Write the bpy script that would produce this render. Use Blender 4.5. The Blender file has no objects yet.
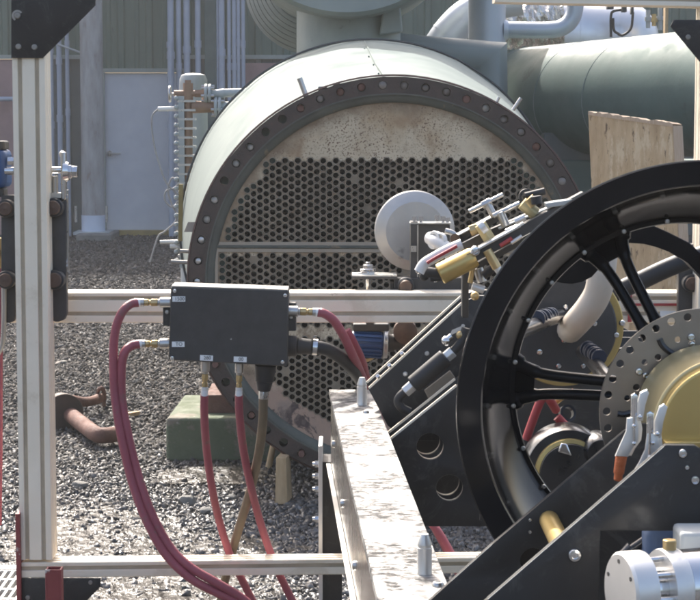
import bpy, bmesh, math, random
import numpy as np
from mathutils import Vector, Matrix
from mathutils.geometry import tessellate_polygon
random.seed(7)
rng = np.random.default_rng(11)
SC = bpy.context.scene
COL = SC.collection
R = math.radians
# ------------------------------------------------------------------ camera
F, CX, CY, CAMZ = 2000.0, 350.0, 300.0, 1.6
PITCH = math.atan(190.0 / F)
cp, sp = math.cos(PITCH), math.sin(PITCH)

def at(u, v, Y):
    """world point on the plane y = Y seen at photo pixel (u, v)"""
    dx, dy = (u - CX) / F, (CY - v) / F
    t = Y / (cp + dy * sp)
    return Vector((dx * t, Y, CAMZ + (-sp + dy * cp) * t))

def on_z(u, v, z):
    dx, dy = (u - CX) / F, (CY - v) / F
    t = (z - CAMZ) / (-sp + dy * cp)
    return Vector((dx * t, (cp + dy * sp) * t, z))

def S(px, Y):
    return px * Y / F

cam_data = bpy.data.cameras.new("camera")
cam_data.sensor_width = 36.0
cam_data.lens = F / 700.0 * 36.0
cam_data.clip_start = 0.05
cam_data.clip_end = 400
cam = bpy.data.objects.new("camera", cam_data)
cam.location = (0, 0, CAMZ)
cam.rotation_euler = (R(90) - PITCH, 0, 0)
cam_data.dof.use_dof = True
cam_data.dof.focus_distance = 6.5
cam_data.dof.aperture_fstop = 40
COL.objects.link(cam)
SC.camera = cam

# ------------------------------------------------------------------ materials
def mat(name, c1, c2=None, rough=0.5, metal=0.0, scale=6.0, bump=0.0, bscale=60.0, coat=0.0,
        spots=None, spot_scale=30.0, spot_amt=0.62, r2=None, stretch=None, detail=6.0, spots2=None, spot2_scale=8.0, spot2_amt=0.62,
        scratch=None, aniso=0.0):
    """layered procedural paint / metal: two-tone mottling, optional stains (spots), fine bump"""
    m = bpy.data.materials.new(name)
    m.use_nodes = True
    nt = m.node_tree
    N, L = nt.nodes, nt.links
    b = N["Principled BSDF"]
    tc = N.new("ShaderNodeTexCoord")
    mp = N.new("ShaderNodeMapping")
    L.new(tc.outputs["Object"], mp.inputs["Vector"])
    if stretch:
        mp.inputs["Scale"].default_value = stretch
    vec = mp.outputs["Vector"]
    def noise(sc, det=detail, rg=0.6):
        n = N.new("ShaderNodeTexNoise")
        n.inputs["Scale"].default_value = sc
        n.inputs["Detail"].default_value = det
        n.inputs["Roughness"].default_value = rg
        L.new(vec, n.inputs["Vector"])
        return n.outputs["Fac"]
    def ramp(src, lo, hi):
        r = N.new("ShaderNodeMapRange")
        r.inputs["From Min"].default_value = lo
        r.inputs["From Max"].default_value = hi
        L.new(src, r.inputs["Value"])
        return r.outputs["Result"]
    def mix(f, a, bb):
        x = N.new("ShaderNodeMix")
        x.data_type = "RGBA"
        L.new(f, x.inputs[0])
        for sock, val in ((x.inputs[6], a), (x.inputs[7], bb)):
            if hasattr(val, "is_linked"):
                L.new(val, sock)
            else:
                sock.default_value = (*val, 1)
        return x.outputs[2]
    if c2 is None:
        c2 = tuple(x * 0.8 for x in c1)
    base = mix(ramp(noise(scale), 0.35, 0.68), c1, c2)
    if spots2:
        base = mix(ramp(noise(spot2_scale, 8, 0.7), spot2_amt, spot2_amt + 0.06), base, spots2)
    if spots:
        base = mix(ramp(noise(spot_scale, 8, 0.7), spot_amt, spot_amt + 0.05), base, spots)
    if scratch:
        n = N.new("ShaderNodeTexNoise")
        n.inputs["Scale"].default_value = 11
        n.inputs["Detail"].default_value = 10
        n.inputs["Roughness"].default_value = 0.75
        n.inputs["Distortion"].default_value = 2.5
        L.new(vec, n.inputs["Vector"])
        base = mix(ramp(n.outputs["Fac"], 0.53, 0.62), base, scratch)
    L.new(base, b.inputs["Base Color"])
    b.inputs["Metallic"].default_value = metal
    rr = N.new("ShaderNodeMapRange")
    rr.inputs["To Min"].default_value = max(0.02, rough * 0.8)
    rr.inputs["To Max"].default_value = min(1.0, r2 if r2 else rough * 1.25)
    L.new(noise(scale * 2.3), rr.inputs["Value"])
    rr.inputs["From Min"].default_value = 0.3
    rr.inputs["From Max"].default_value = 0.7
    L.new(rr.outputs["Result"], b.inputs["Roughness"])
    if coat:
        b.inputs["Coat Weight"].default_value = coat
        b.inputs["Coat Roughness"].default_value = 0.12
    if bump:
        bp = N.new("ShaderNodeBump")
        bp.inputs["Strength"].default_value = bump
        bp.inputs["Distance"].default_value = 0.01
        L.new(noise(bscale, 5), bp.inputs["Height"])
        L.new(bp.outputs["Normal"], b.inputs["Normal"])
    return m

M = {}
M["siding"] = mat("siding_green", (.125, .172, .132), (.10, .138, .108), .55, scale=2, stretch=(3, 3, .4), spots=(.09, .115, .09), spot_scale=3, spot_amt=.6)
M["siding_low"] = mat("siding_dark", (.11, .13, .125), (.085, .10, .10), .5, scale=2)
M["door"] = mat("door_paint", (.62, .63, .66), (.55, .56, .60), .45, scale=3, spots=(.42, .42, .44), spot_scale=2.5, spot_amt=.64)
M["yellow"] = mat("yellow_edge", (.34, .25, .08), (.25, .19, .08), .6)
M["pillar"] = mat("pillar_paint", (.40, .395, .385), (.27, .25, .24), .6, scale=5, stretch=(2, 2, .5), spots=(.24, .20, .175), spot_scale=5, spot_amt=.6)
M["pale_blue"] = mat("pale_blue_paint", (.62, .66, .74), (.55, .6, .68), .5)
M["conduit"] = mat("conduit_paint", (.40, .435, .50), (.33, .36, .42), .4, scale=4)
M["dark_green"] = mat("dark_green_paint", (.055, .09, .085), (.04, .07, .065), .45)
M["concrete"] = mat("concrete", (.22, .21, .19), (.15, .145, .13), .85, scale=7, bump=.5, bscale=60)
M["mossy"] = mat("mossy_concrete", (.15, .175, .11), (.11, .135, .08), .85, scale=6, bump=.5, bscale=50, spots=(.32, .31, .27), spot_scale=26, spot_amt=.64, spots2=(.22, .20, .155), spot2_scale=3, spot2_amt=.50)
M["pink"] = mat("faded_red_panel", (.36, .225, .21), (.30, .19, .18), .6)
M["vessel_green"] = mat("vessel_green", (.115, .168, .148), (.088, .13, .115), .62, scale=3, bump=.06, bscale=40, spots=(.075, .105, .095), spot_scale=4, spot_amt=.64)
M["pale_green"] = mat("pale_green_paint", (.34, .37, .335), (.28, .31, .28), .5, scale=4, spots=(.22, .24, .21), spot_scale=9, spot_amt=.66)
M["cool_grey_green"] = mat("cool_grey_green", (.27, .30, .285), (.23, .26, .245), .45, scale=3)
M["silver_paint"] = mat("silver_paint", (.50, .54, .60), (.44, .48, .53), .38, metal=.35, scale=4)
M["foil"] = mat("crinkled_foil", (.72, .70, .66), (.5, .46, .42), .28, metal=.9, scale=12, bump=.9, bscale=22)
M["shiny"] = mat("polished_cladding", (.74, .75, .76), (.64, .65, .66), .42, metal=.8, scale=5, bump=.04)
M["jacket"] = mat("white_sheet", (.195, .235, .215), (.168, .205, .188), .75, scale=1.6, spots=(.145, .17, .155), spot_scale=5, spot_amt=.64)
M["edge_dark"] = mat("dark_seam", (.06, .065, .065), None, .6)
M["flange"] = mat("flange_rust", (.055, .045, .04), (.085, .06, .05), .55, metal=.35, scale=8, bump=.25, bscale=90, spots=(.12, .065, .045), spot_scale=16, spot_amt=.66)
M["flange_rim"] = mat("flange_red", (.10, .05, .038), (.07, .042, .035), .7, scale=10, bump=.3)
M["gasket"] = mat("gasket_green", (.105, .115, .095), (.075, .08, .066), .6, scale=7, spots=(.20, .155, .10), spot_scale=9, spot_amt=.62, bump=.2)
M["tubesteel"] = mat("tube_rim_steel", (.40, .35, .275), (.22, .19, .15), .45, metal=.4, scale=5, spots=(.20, .13, .08), spot_scale=11, spot_amt=.60)
M["bore_shade"] = mat("tube_bore_shade", (.05, .045, .04), (.03, .03, .03), .7)  # shade inside the tubes put into colour, for the deep bore walls
M["bright_bolt"] = mat("pale_bolt", (.42, .40, .36), (.30, .28, .25), .45, metal=.5)
M["stud_dull"] = mat("stud_dull", (.25, .225, .20), (.15, .125, .11), .5, metal=.5, scale=20)
M["steel"] = mat("steel", (.56, .55, .53), (.47, .46, .44), .3, metal=.9, scale=10)
M["chrome"] = mat("chrome", (.72, .72, .72), (.6, .6, .6), .15, metal=1.0)
M["alu"] = mat("aluminium_profile", (.93, .84, .69), (.86, .765, .61), .42, metal=.2, scale=5, spots=(.40, .33, .25), spot_scale=20, spot_amt=.665, spots2=(.78, .68, .53), spot2_scale=5, spot2_amt=.56, bump=.03, bscale=90)
M["alu_slot"] = mat("slot_grime", (.52, .43, .31), (.36, .29, .20), .7, scale=12)
M["alu_disc"] = mat("cast_aluminium", (.50, .50, .485), (.42, .42, .41), .45, metal=.6, scale=7, spots=(.28, .28, .27), spot_scale=9, spot_amt=.62, bump=.08, bscale=30)
M["satin_alu"] = mat("satin_aluminium", (.74, .73, .70), (.68, .67, .64), .38, metal=.6, scale=9)
M["black_box"] = mat("black_anodised", (.066, .063, .060), (.052, .050, .047), .5, scale=30, bump=.05, bscale=400, spots=(.10, .095, .09), spot_scale=70, spot_amt=.72)
M["black_plate"] = mat("black_plate", (.040, .0385, .037), (.029, .028, .027), .42, scale=12, spots=(.10, .098, .095), spot_scale=55, spot_amt=.72, scratch=(.060, .058, .055))
M["black_gloss"] = mat("black_gloss", (.016, .016, .018), (.012, .012, .013), .3, coat=.5, scale=9)
M["black_rim"] = mat("rim_black", (.019, .019, .020), (.013, .013, .014), .09, scale=6, r2=.14, bump=.01, bscale=30)
M["black_rubber"] = mat("black_rubber", (.022, .022, .023), (.03, .03, .03), .55)
M["label"] = mat("white_label", (.92, .92, .90), None, .5)
M["ink"] = mat("label_ink", (.05, .05, .05), None, .6)
M["red_hose"] = mat("red_hose", (.36, .085, .11), (.29, .065, .085), .46, scale=9, spots=(.46, .23, .22), spot_scale=150, spot_amt=.66, spots2=(.25, .10, .10), spot2_scale=14, spot2_amt=.60, bump=.2, bscale=260)
M["brown_hose"] = mat("brown_hose", (.20, .155, .095), (.155, .12, .075), .55, scale=14)
M["pale_hose"] = mat("cream_hose", (.70, .62, .52), (.62, .54, .44), .5, scale=14)
M["brass"] = mat("brass", (.62, .47, .24), (.5, .37, .18), .35, metal=.8)
M["gold"] = mat("gold_anodised", (.60, .45, .18), (.53, .39, .15), .36, metal=.75, scale=8)
M["gold_pale"] = mat("gold_drum", (.56, .47, .26), (.49, .41, .22), .45, metal=.6, scale=6, bump=.05, bscale=500)
M["disc_steel"] = mat("brake_disc_steel", (.37, .325, .275), (.29, .25, .21), .38, metal=.8, scale=10)
def scuffed():
    m = bpy.data.materials.new("scuffed_rail_steel"); m.use_nodes = True
    nt = m.node_tree; N, L = nt.nodes, nt.links; b = N["Principled BSDF"]
    tc = N.new("ShaderNodeTexCoord")
    def nz(sc, det, rg, dist, stretch=None):
        q = N.new("ShaderNodeTexNoise"); q.inputs["Scale"].default_value = sc; q.inputs["Detail"].default_value = det
        q.inputs["Roughness"].default_value = rg; q.inputs["Distortion"].default_value = dist
        mp = N.new("ShaderNodeMapping")
        if stretch: mp.inputs["Scale"].default_value = stretch
        L.new(tc.outputs["Object"], mp.inputs["Vector"]); L.new(mp.outputs["Vector"], q.inputs["Vector"]); return q.outputs["Fac"]
    def mr(s, a, b_, c=0., d=1.):
        q = N.new("ShaderNodeMapRange"); q.inputs["From Min"].default_value = a; q.inputs["From Max"].default_value = b_
        q.inputs["To Min"].default_value = c; q.inputs["To Max"].default_value = d; L.new(s, q.inputs["Value"]); return q.outputs["Result"]
    def op(k, a, b_):
        q = N.new("ShaderNodeMath"); q.operation = k; L.new(a, q.inputs[0]); L.new(b_, q.inputs[1]); return q.outputs[0]
    smear = op("MULTIPLY", mr(nz(9, 3, .5, 1.5, (1, .6, 1)), .38, .54), mr(nz(60, 8, .75, .6, (.7, 1.3, 1)), .38, .56))
    speck = mr(nz(140, 3, .6, 0), .60, .68)
    mask = op("MAXIMUM", smear, speck)
    mx = N.new("ShaderNodeMix"); mx.data_type = "RGBA"; L.new(mask, mx.inputs[0]); mx.inputs[6].default_value = (.42, .41, .39, 1); mx.inputs[7].default_value = (.06, .059, .057, 1)
    L.new(mx.outputs[2], b.inputs["Base Color"])
    L.new(mr(mask, 0, 1, .46, .9), b.inputs["Roughness"]); L.new(mr(mask, 0, 1, .55, 0), b.inputs["Metallic"]); L.new(mr(mask, 0, 1, .5, .15), b.inputs["Specular IOR Level"])
    bp = N.new("ShaderNodeBump"); bp.inputs["Strength"].default_value = .15; bp.inputs["Distance"].default_value = .004; L.new(nz(90, 4, .6, 0), bp.inputs["Height"]); L.new(bp.outputs["Normal"], b.inputs["Normal"])
    return m
M["machined"] = scuffed()
M["side_steel"] = mat("side_plate_steel", (.085, .072, .06), (.05, .042, .035), .25, metal=.5, scale=4, stretch=(1, 1, .5), scratch=(.03, .026, .022))
M["rust"] = mat("rust", (.20, .10, .075), (.125, .065, .05), .75, scale=14, bump=.4, bscale=90, spots=(.28, .155, .11), spot_scale=20, spot_amt=.6)
M["rust_knob"] = mat("rust_knob", (.14, .09, .065), (.09, .06, .048), .6, metal=.3, scale=20)
M["brown_valve"] = mat("brown_valve", (.33, .20, .125), (.25, .15, .1), .6, scale=14)
M["grey_paint"] = mat("grey_paint", (.44, .46, .45), (.38, .40, .39), .5)
M["blue"] = mat("blue_paint", (.022, .075, .21), (.018, .05, .15), .4)
M["denim"] = mat("blue_pad", (.10, .155, .27), (.075, .12, .22), .6)
M["collar_blue"] = mat("collar_blue", (.035, .045, .07), (.025, .03, .05), .5)
M["tube_field"] = mat("tube_field", (.31, .25, .175), (.17, .14, .10), .6, metal=.25, scale=4, spots=(.27, .20, .13), spot_scale=9, spot_amt=.6, bump=.2)
M["red_paint"] = mat("chipped_red", (.25, .045, .045), (.2, .035, .035), .5, scale=12, spots=(.5, .44, .4), spot_scale=26, spot_amt=.60)
M["red_plain"] = mat("red_rubber", (.42, .05, .05), (.35, .04, .04), .45)
M["orange"] = mat("orange_grip", (.55, .14, .04), (.46, .11, .03), .5, bump=.3, bscale=260)
M["white_plastic"] = mat("white_plastic", (.78, .76, .72), (.7, .68, .64), .35)
M["wood"] = mat("raw_board", (.62, .465, .285), (.43, .30, .17), .7, scale=5, stretch=(7, 7, 1.6), bump=.35, bscale=30, spots=(.19, .13, .08), spot_scale=13, spot_amt=.58, spots2=(.68, .55, .37), spot2_scale=3, spot2_amt=.55)
M["wood_end"] = mat("board_edge", (.58, .46, .34), (.46, .33, .22), .7, scale=14, stretch=(30, 30, 1), bump=.2)  # paler pinkish tone puts the light on the board's side into colour
M["wedge"] = mat("timber", (.56, .40, .23), (.42, .29, .155), .7, scale=8, stretch=(5, 5, 1), spots=(.2, .14, .09), spot_scale=18, spot_amt=.64)
M["tan"] = mat("tan_pad", (.40, .34, .26), (.34, .28, .21), .7)
M["grate"] = mat("galvanised_grate", (.66, .65, .62), (.55, .54, .52), .45, metal=.4)
M["black_cable"] = mat("dark_cable", (.05, .045, .04), None, .6)

for k_, v_ in (("black_rim", .16), ("black_plate", .3), ("black_box", .35), ("bore_shade", .1)):
    M[k_].node_tree.nodes["Principled BSDF"].inputs["Specular IOR Level"].default_value = v_
# ------------------------------------------------------------------ mesh builder
OFF = {}

def basis(axis):
    a = Vector(axis).normalized()
    h = Vector((0, 0, 1)) if abs(a.z) < .9 else Vector((1, 0, 0))
    x = h.cross(a).normalized()
    y = a.cross(x).normalized()
    return x, y, a

def smooth_path(pts, sub=8):
    P = [Vector(p) for p in pts]
    if len(P) < 3:
        return P
    out = []
    ext = [P[0] * 2 - P[1]] + P + [P[-1] * 2 - P[-2]]
    for i in range(1, len(ext) - 2):
        p0, p1, p2, p3 = ext[i - 1:i + 3]
        for k in range(sub):
            t = k / sub
            out.append(.5 * ((2 * p1) + (p2 - p0) * t + (2 * p0 - 5 * p1 + 4 * p2 - p3) * t * t + (3 * p1 - p0 - 3 * p2 + p3) * t ** 3))
    out.append(P[-1])
    return out

class MB:
    def __init__(s):
        s.v, s.f = [], []

    def add(s, vs, fs):
        o = len(s.v)
        s.v += [Vector(p) for p in vs]
        s.f += [tuple(i + o for i in f) for f in fs]
        return s

    def hexa(s, a, b):
        """box from four front corners a and four back corners b (same order)"""
        return s.add(list(a) + list(b), [(0, 1, 2, 3), (7, 6, 5, 4), (0, 4, 5, 1), (1, 5, 6, 2), (2, 6, 7, 3), (3, 7, 4, 0)])

    def box(s, c, size, rot=None):
        c = Vector(c)
        hx, hy, hz = (x / 2 for x in size)
        vs = [Vector((sx * hx, sy * hy, sz * hz)) for sy in (-1, 1) for (sx, sz) in ((-1, -1), (1, -1), (1, 1), (-1, 1))]
        if rot is not None:
            vs = [rot @ p for p in vs]
        vs = [p + c for p in vs]
        return s.hexa(vs[:4], vs[4:])

    def pbox(s, u0, v0, u1, v1, Y, d):
        """upright box whose front fills the pixel rectangle at depth Y, d deep"""
        a, b = at(u0, v1, Y), at(u1, v0, Y)
        return s.box(((a.x + b.x) / 2, Y + d / 2, (a.z + b.z) / 2), (b.x - a.x, d, b.z - a.z))

    def bar(s, p0, p1, w, h, up=(0, 0, 1)):
        p0, p1 = Vector(p0), Vector(p1)
        a = (p1 - p0).normalized()
        x = Vector(up).cross(a).normalized()
        y = a.cross(x)
        c = lambda p: [p - x * w / 2 - y * h / 2, p + x * w / 2 - y * h / 2, p + x * w / 2 + y * h / 2, p - x * w / 2 + y * h / 2]
        return s.hexa(c(p0), c(p1))

    def cyl(s, p0, p1, r0, r1=None, n=24):
        r1 = r0 if r1 is None else r1
        p0, p1 = Vector(p0), Vector(p1)
        x, y, a = basis(p1 - p0)
        vs = []
        for p, r in ((p0, r0), (p1, r1)):
            vs += [p + (x * math.cos(2 * math.pi * k / n) + y * math.sin(2 * math.pi * k / n)) * r for k in range(n)]
        fs = [(k, (k + 1) % n, n + (k + 1) % n, n + k) for k in range(n)] + [tuple(range(n - 1, -1, -1)), tuple(range(n, 2 * n))]
        return s.add(vs, fs)

    def lathe(s, prof, origin, axis, n=48, closed=False, a0=0., a1=2 * math.pi):
        """prof: (r, t) pairs, t along axis"""
        o = Vector(origin)
        x, y, a = basis(axis)
        full = abs(a1 - a0 - 2 * math.pi) < 1e-6
        m = n if full else n + 1
        vs, fs = [], []
        for (r, t) in prof:
            for k in range(m):
                an = a0 + (a1 - a0) * k / n
                vs.append(o + a * t + (x * math.cos(an) + y * math.sin(an)) * r)
        K = len(prof)
        for i in range(K if closed else K - 1):
            j = (i + 1) % K
            for k in range(n):
                k2 = (k + 1) % m
                fs.append((i * m + k, i * m + k2, j * m + k2, j * m + k))
        if not full and closed:
            fs.append(tuple(i * m for i in range(K)))
            fs.append(tuple(i * m + n for i in range(K - 1, -1, -1)))
        return s.add(vs, fs)

    def tube(s, pts, r, n=14, sub=8, sm=True):
        P = smooth_path(pts, sub) if sm else [Vector(p) for p in pts]
        rs = r if isinstance(r, (list, tuple)) else [r] * len(P)
        if len(rs) != len(P):
            rs = [rs[min(len(rs) - 1, int(i * len(rs) / len(P)))] for i in range(len(P))]
        T = []
        for i in range(len(P)):
            a = P[min(i + 1, len(P) - 1)] - P[max(i - 1, 0)]
            T.append(a.normalized())
        x, y, _ = basis(T[0])
        vs, fs = [], []
        for i, p in enumerate(P):
            if i:
                x = (x - T[i] * x.dot(T[i])).normalized()
                y = T[i].cross(x)
            k_r = rs[i]
            if not sm and 0 < i < len(P) - 1:      # mitre joint
                d0 = (P[i] - P[i - 1]).normalized()
                d1 = (P[i + 1] - P[i]).normalized()
                half = math.acos(max(-1, min(1, d0.dot(d1)))) / 2
                bis = (d1 - d0).normalized()
                for k in range(n):
                    q = x * math.cos(2 * math.pi * k / n) + y * math.sin(2 * math.pi * k / n)
                    q = q + bis * q.dot(bis) * (1 / math.cos(half) - 1)
                    vs.append(p + q * k_r)
            else:
                vs += [p + (x * math.cos(2 * math.pi * k / n) + y * math.sin(2 * math.pi * k / n)) * k_r for k in range(n)]
        for i in range(len(P) - 1):
            for k in range(n):
                fs.append((i * n + k, i * n + (k + 1) % n, (i + 1) * n + (k + 1) % n, (i + 1) * n + k))
        fs.append(tuple(range(n - 1, -1, -1)))
        fs.append(tuple((len(P) - 1) * n + k for k in range(n)))
        return s.add(vs, fs)

    def ball(s, c, r, n=16):
        prof = [(max(1e-5, r * math.sin(math.pi * k / (n // 2))), -r * math.cos(math.pi * k / (n // 2))) for k in range(n // 2 + 1)]
        return s.lathe(prof, c, (0, 0, 1), n)

    def bolt(s, p, axis, r, h=None, hexed=True):
        """button-head or hex-socket screw; axis points out of the surface"""
        h = h or r * .7
        prof = [(1e-4, h * .45), (r * .42, h * .45), (r * .46, h), (r * .78, h * .93), (r, h * .45), (r, -h * .3)]
        return s.lathe(prof, p, axis, 18)

    def hexnut(s, p, axis, r, h):
        x, y, a = basis(axis)
        p = Vector(p)
        return s.cyl(p, p + a * h, r, r, 6)

    def build(s, name, m, parent=None, smooth=38, bevel=0.0, seg=2, base=None, flip=True):
        off = OFF[parent.name] if parent is not None else base
        if off is None:
            xs = [p.x for p in s.v]; ys = [p.y for p in s.v]; zs = [p.z for p in s.v]
            off = Vector(((min(xs) + max(xs)) / 2, (min(ys) + max(ys)) / 2, min(zs)))
        me = bpy.data.meshes.new(name)
        me.from_pydata([tuple(p - off) for p in s.v], [], s.f)
        if flip:
            bm = bmesh.new(); bm.from_mesh(me)
            bmesh.ops.recalc_face_normals(bm, faces=bm.faces)
            bm.to_mesh(me); bm.free()
        return link(name, me, m, parent, off, smooth, bevel, seg)

def link(name, me, m, parent, off, smooth=38, bevel=0.0, seg=2):
    me.materials.append(m)
    if smooth:
        me.shade_smooth()
        me.set_sharp_from_angle(angle=R(smooth))
    o = bpy.data.objects.new(name, me)
    COL.objects.link(o)
    OFF[o.name] = off
    if parent is not None:
        o.parent = parent
    else:
        o.location = off
    if bevel:
        b = o.modifiers.new("bevel", "BEVEL")
        b.width = bevel; b.segments = seg; b.limit_method = "ANGLE"; b.angle_limit = R(40)
        b.harden_normals = False
    return o

def plate(name, outline, holes, Y, thick, m, parent=None, bev=.0008, base=None):
    """flat cut plate: outline and holes in photo pixels at depth Y (front face), thick metres deep"""
    cu = bpy.data.curves.new(name, "CURVE")
    cu.dimensions = "2D"; cu.fill_mode = "BOTH"
    cu.extrude = thick / 2 - bev; cu.bevel_depth = bev; cu.bevel_resolution = 1
    loops = [[at(u, v, Y) for (u, v) in outline]]
    for (hu, hv, hr) in holes:
        c = at(hu, hv, Y); r = S(hr, Y)
        loops.append([c + Vector((math.cos(a) * r, 0, math.sin(a) * r)) for a in np.linspace(0, 2 * math.pi, 40, endpoint=False)])
    for lp in loops:
        sp_ = cu.splines.new("POLY")
        sp_.points.add(len(lp) - 1)
        for pt, p in zip(sp_.points, lp):
            pt.co = (p.x, p.z, 0, 1)
        sp_.use_cyclic_u = True
    tmp = bpy.data.objects.new("tmp", cu)
    COL.objects.link(tmp)
    dg = bpy.context.evaluated_depsgraph_get()
    me = bpy.data.meshes.new_from_object(tmp.evaluated_get(dg))
    bpy.data.objects.remove(tmp)
    me.name = name
    ym = Y + thick / 2
    co = np.empty(len(me.vertices) * 3); me.vertices.foreach_get("co", co)
    co = co.reshape(-1, 3)
    w = np.stack([co[:, 0], ym - co[:, 2], co[:, 1]], 1)
    off = OFF[parent.name] if parent is not None else (base or Vector((w[:, 0].mean(), ym, w[:, 2].min())))
    w -= np.array(off)
    me.vertices.foreach_set("co", w.ravel())
    me.update()
    bm = bmesh.new(); bm.from_mesh(me)
    bmesh.ops.remove_doubles(bm, verts=bm.verts, dist=1e-6)
    bmesh.ops.recalc_face_normals(bm, faces=bm.faces)
    bm.to_mesh(me); bm.free()
    me.materials.clear()
    return link(name, me, m, parent, off, 30)

def thing(name, label, cat, loc, group=None):
    o = bpy.data.objects.new(name, None)
    o.empty_display_size = .05
    o.location = loc
    COL.objects.link(o)
    OFF[o.name] = Vector(loc)
    o["label"] = label; o["category"] = cat
    if group:
        o["group"] = group
    return o

def tag(o, label, cat, group=None):
    o["label"] = label; o["category"] = cat
    if group:
        o["group"] = group
    return o

def struct(o, kind="structure"):
    o["kind"] = kind
    return o

def text_on(string, p, size, m, parent, name="lettering"):
    cu = bpy.data.curves.new(name, "FONT")
    cu.body = string; cu.size = size; cu.align_x = "CENTER"; cu.align_y = "CENTER"; cu.extrude = .0002
    tmp = bpy.data.objects.new("tmp", cu)
    COL.objects.link(tmp)
    dg = bpy.context.evaluated_depsgraph_get()
    me = bpy.data.meshes.new_from_object(tmp.evaluated_get(dg))
    bpy.data.objects.remove(tmp)
    me.transform(Matrix.Rotation(R(90), 4, "X"))
    me.transform(Matrix.Translation(Vector(p) - OFF[parent.name]))
    me.materials.clear(); me.name = name
    return link(name, me, m, parent, OFF[parent.name], 0)

UP = Vector((0, 0, 1)); FRONT = Vector((0, -1, 0)); XP = Vector((1, 0, 0))
cam_data.dof.aperture_fstop = 90
# ================================================================== ground
def ground_material():
    m = bpy.data.materials.new("wet_grit")
    m.use_nodes = True
    nt = m.node_tree; N, L = nt.nodes, nt.links
    b = N["Principled BSDF"]
    tc = N.new("ShaderNodeTexCoord")
    big = N.new("ShaderNodeTexNoise"); big.inputs["Scale"].default_value = .9; big.inputs["Detail"].default_value = 5
    fine = N.new("ShaderNodeTexVoronoi"); fine.inputs["Scale"].default_value = 42
    L.new(tc.outputs["Object"], big.inputs["Vector"]); L.new(tc.outputs["Object"], fine.inputs["Vector"])
    r = N.new("ShaderNodeValToRGB")
    r.color_ramp.elements[0].color = (.025, .024, .024, 1); r.color_ramp.elements[1].color = (.085, .082, .078, 1)
    L.new(fine.outputs["Color"], r.inputs["Fac"])
    mud = N.new("ShaderNodeMapRange"); mud.inputs["From Min"].default_value = .50; mud.inputs["From Max"].default_value = .60
    L.new(big.outputs["Fac"], mud.inputs["Value"])
    mx = N.new("ShaderNodeMix"); mx.data_type = "RGBA"
    L.new(mud.outputs["Result"], mx.inputs[0]); L.new(r.outputs["Color"], mx.inputs[6]); mx.inputs[7].default_value = (.055, .05, .044, 1)
    L.new(mx.outputs[2], b.inputs["Base Color"])
    ro = N.new("ShaderNodeMapRange"); ro.inputs["To Min"].default_value = .55; ro.inputs["To Max"].default_value = .4
    L.new(mud.outputs["Result"], ro.inputs["Value"]); L.new(ro.outputs["Result"], b.inputs["Roughness"])
    bp = N.new("ShaderNodeBump"); bp.inputs["Strength"].default_value = .9; bp.inputs["Distance"].default_value = .02
    L.new(fine.outputs["Distance"], bp.inputs["Height"]); L.new(bp.outputs["Normal"], b.inputs["Normal"])
    return m

gm = MB()
gm.add([(-150, -80, 0), (150, -80, 0), (150, 200, 0), (-150, 200, 0)], [(0, 1, 2, 3)])
g = gm.build("ground", ground_material(), smooth=0, base=Vector((0, 0, 0)))
struct(g)

# shallow puddles of muddy water lying between the stones
water_m = bpy.data.materials.new("muddy_water"); water_m.use_nodes = True
_b = water_m.node_tree.nodes["Principled BSDF"]
_b.inputs["Base Color"].default_value = (.07, .062, .052, 1); _b.inputs["Roughness"].default_value = .24; _b.inputs["IOR"].default_value = 1.5
_n = water_m.node_tree.nodes.new("ShaderNodeTexNoise"); _n.inputs["Scale"].default_value = 34; _n.inputs["Detail"].default_value = 6
_bp = water_m.node_tree.nodes.new("ShaderNodeBump"); _bp.inputs["Strength"].default_value = 1; _bp.inputs["Distance"].default_value = .05
water_m.node_tree.links.new(_n.outputs["Fac"], _bp.inputs["Height"]); water_m.node_tree.links.new(_bp.outputs["Normal"], _b.inputs["Normal"])
PUDDLES = [(95, 535, .34, .36), (200, 552, .30, .22), (40, 548, .25, .2), (140, 596, .40, .30), (215, 476, .26, .16), (120, 630, .5, .3), (250, 630, .4, .25)]
pud = MB()
for (u, v, rx, ry) in PUDDLES:
    c = on_z(u, v, 0)
    ph = random.random() * 6
    ring = []
    for k in range(56):
        a = 2 * math.pi * k / 56
        q = 1 + .18 * math.sin(3 * a + ph) + .12 * math.sin(5 * a + 2 * ph) + .07 * math.sin(11 * a + ph) + .05 * math.sin(17 * a)
        ring.append((c.x + rx * q * math.cos(a), c.y + ry * 1.6 * q * math.sin(a), .006 + .0007 * len(pud.f)))
    pud.add(ring, [tuple(range(56))])
struct(pud.build("water", water_m, smooth=0, base=Vector((0, 6, 0))))

# gravel: crushed stone chips, one mesh
def gravel_material():
    m = bpy.data.materials.new("crushed_stone"); m.use_nodes = True
    nt = m.node_tree; N, L = nt.nodes, nt.links
    b = N["Principled BSDF"]
    a = N.new("ShaderNodeAttribute"); a.attribute_name = "tone"
    L.new(a.outputs["Color"], b.inputs["Base Color"])
    geo = N.new("ShaderNodeAttribute"); geo.attribute_name = "tone"
    mr = N.new("ShaderNodeMapRange"); mr.inputs["From Min"].default_value = 0; mr.inputs["From Max"].default_value = 1
    mr.inputs["To Min"].default_value = .22; mr.inputs["To Max"].default_value = .9
    L.new(a.outputs["Alpha"], mr.inputs["Value"]); L.new(mr.outputs["Result"], b.inputs["Roughness"])
    ms = N.new("ShaderNodeMapRange"); ms.inputs["From Min"].default_value = .1; ms.inputs["From Max"].default_value = .6; ms.inputs["To Min"].default_value = 1.0; ms.inputs["To Max"].default_value = .10
    L.new(a.outputs["Alpha"], ms.inputs["Value"]); L.new(ms.outputs["Result"], b.inputs["Specular IOR Level"])
    return m

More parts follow.
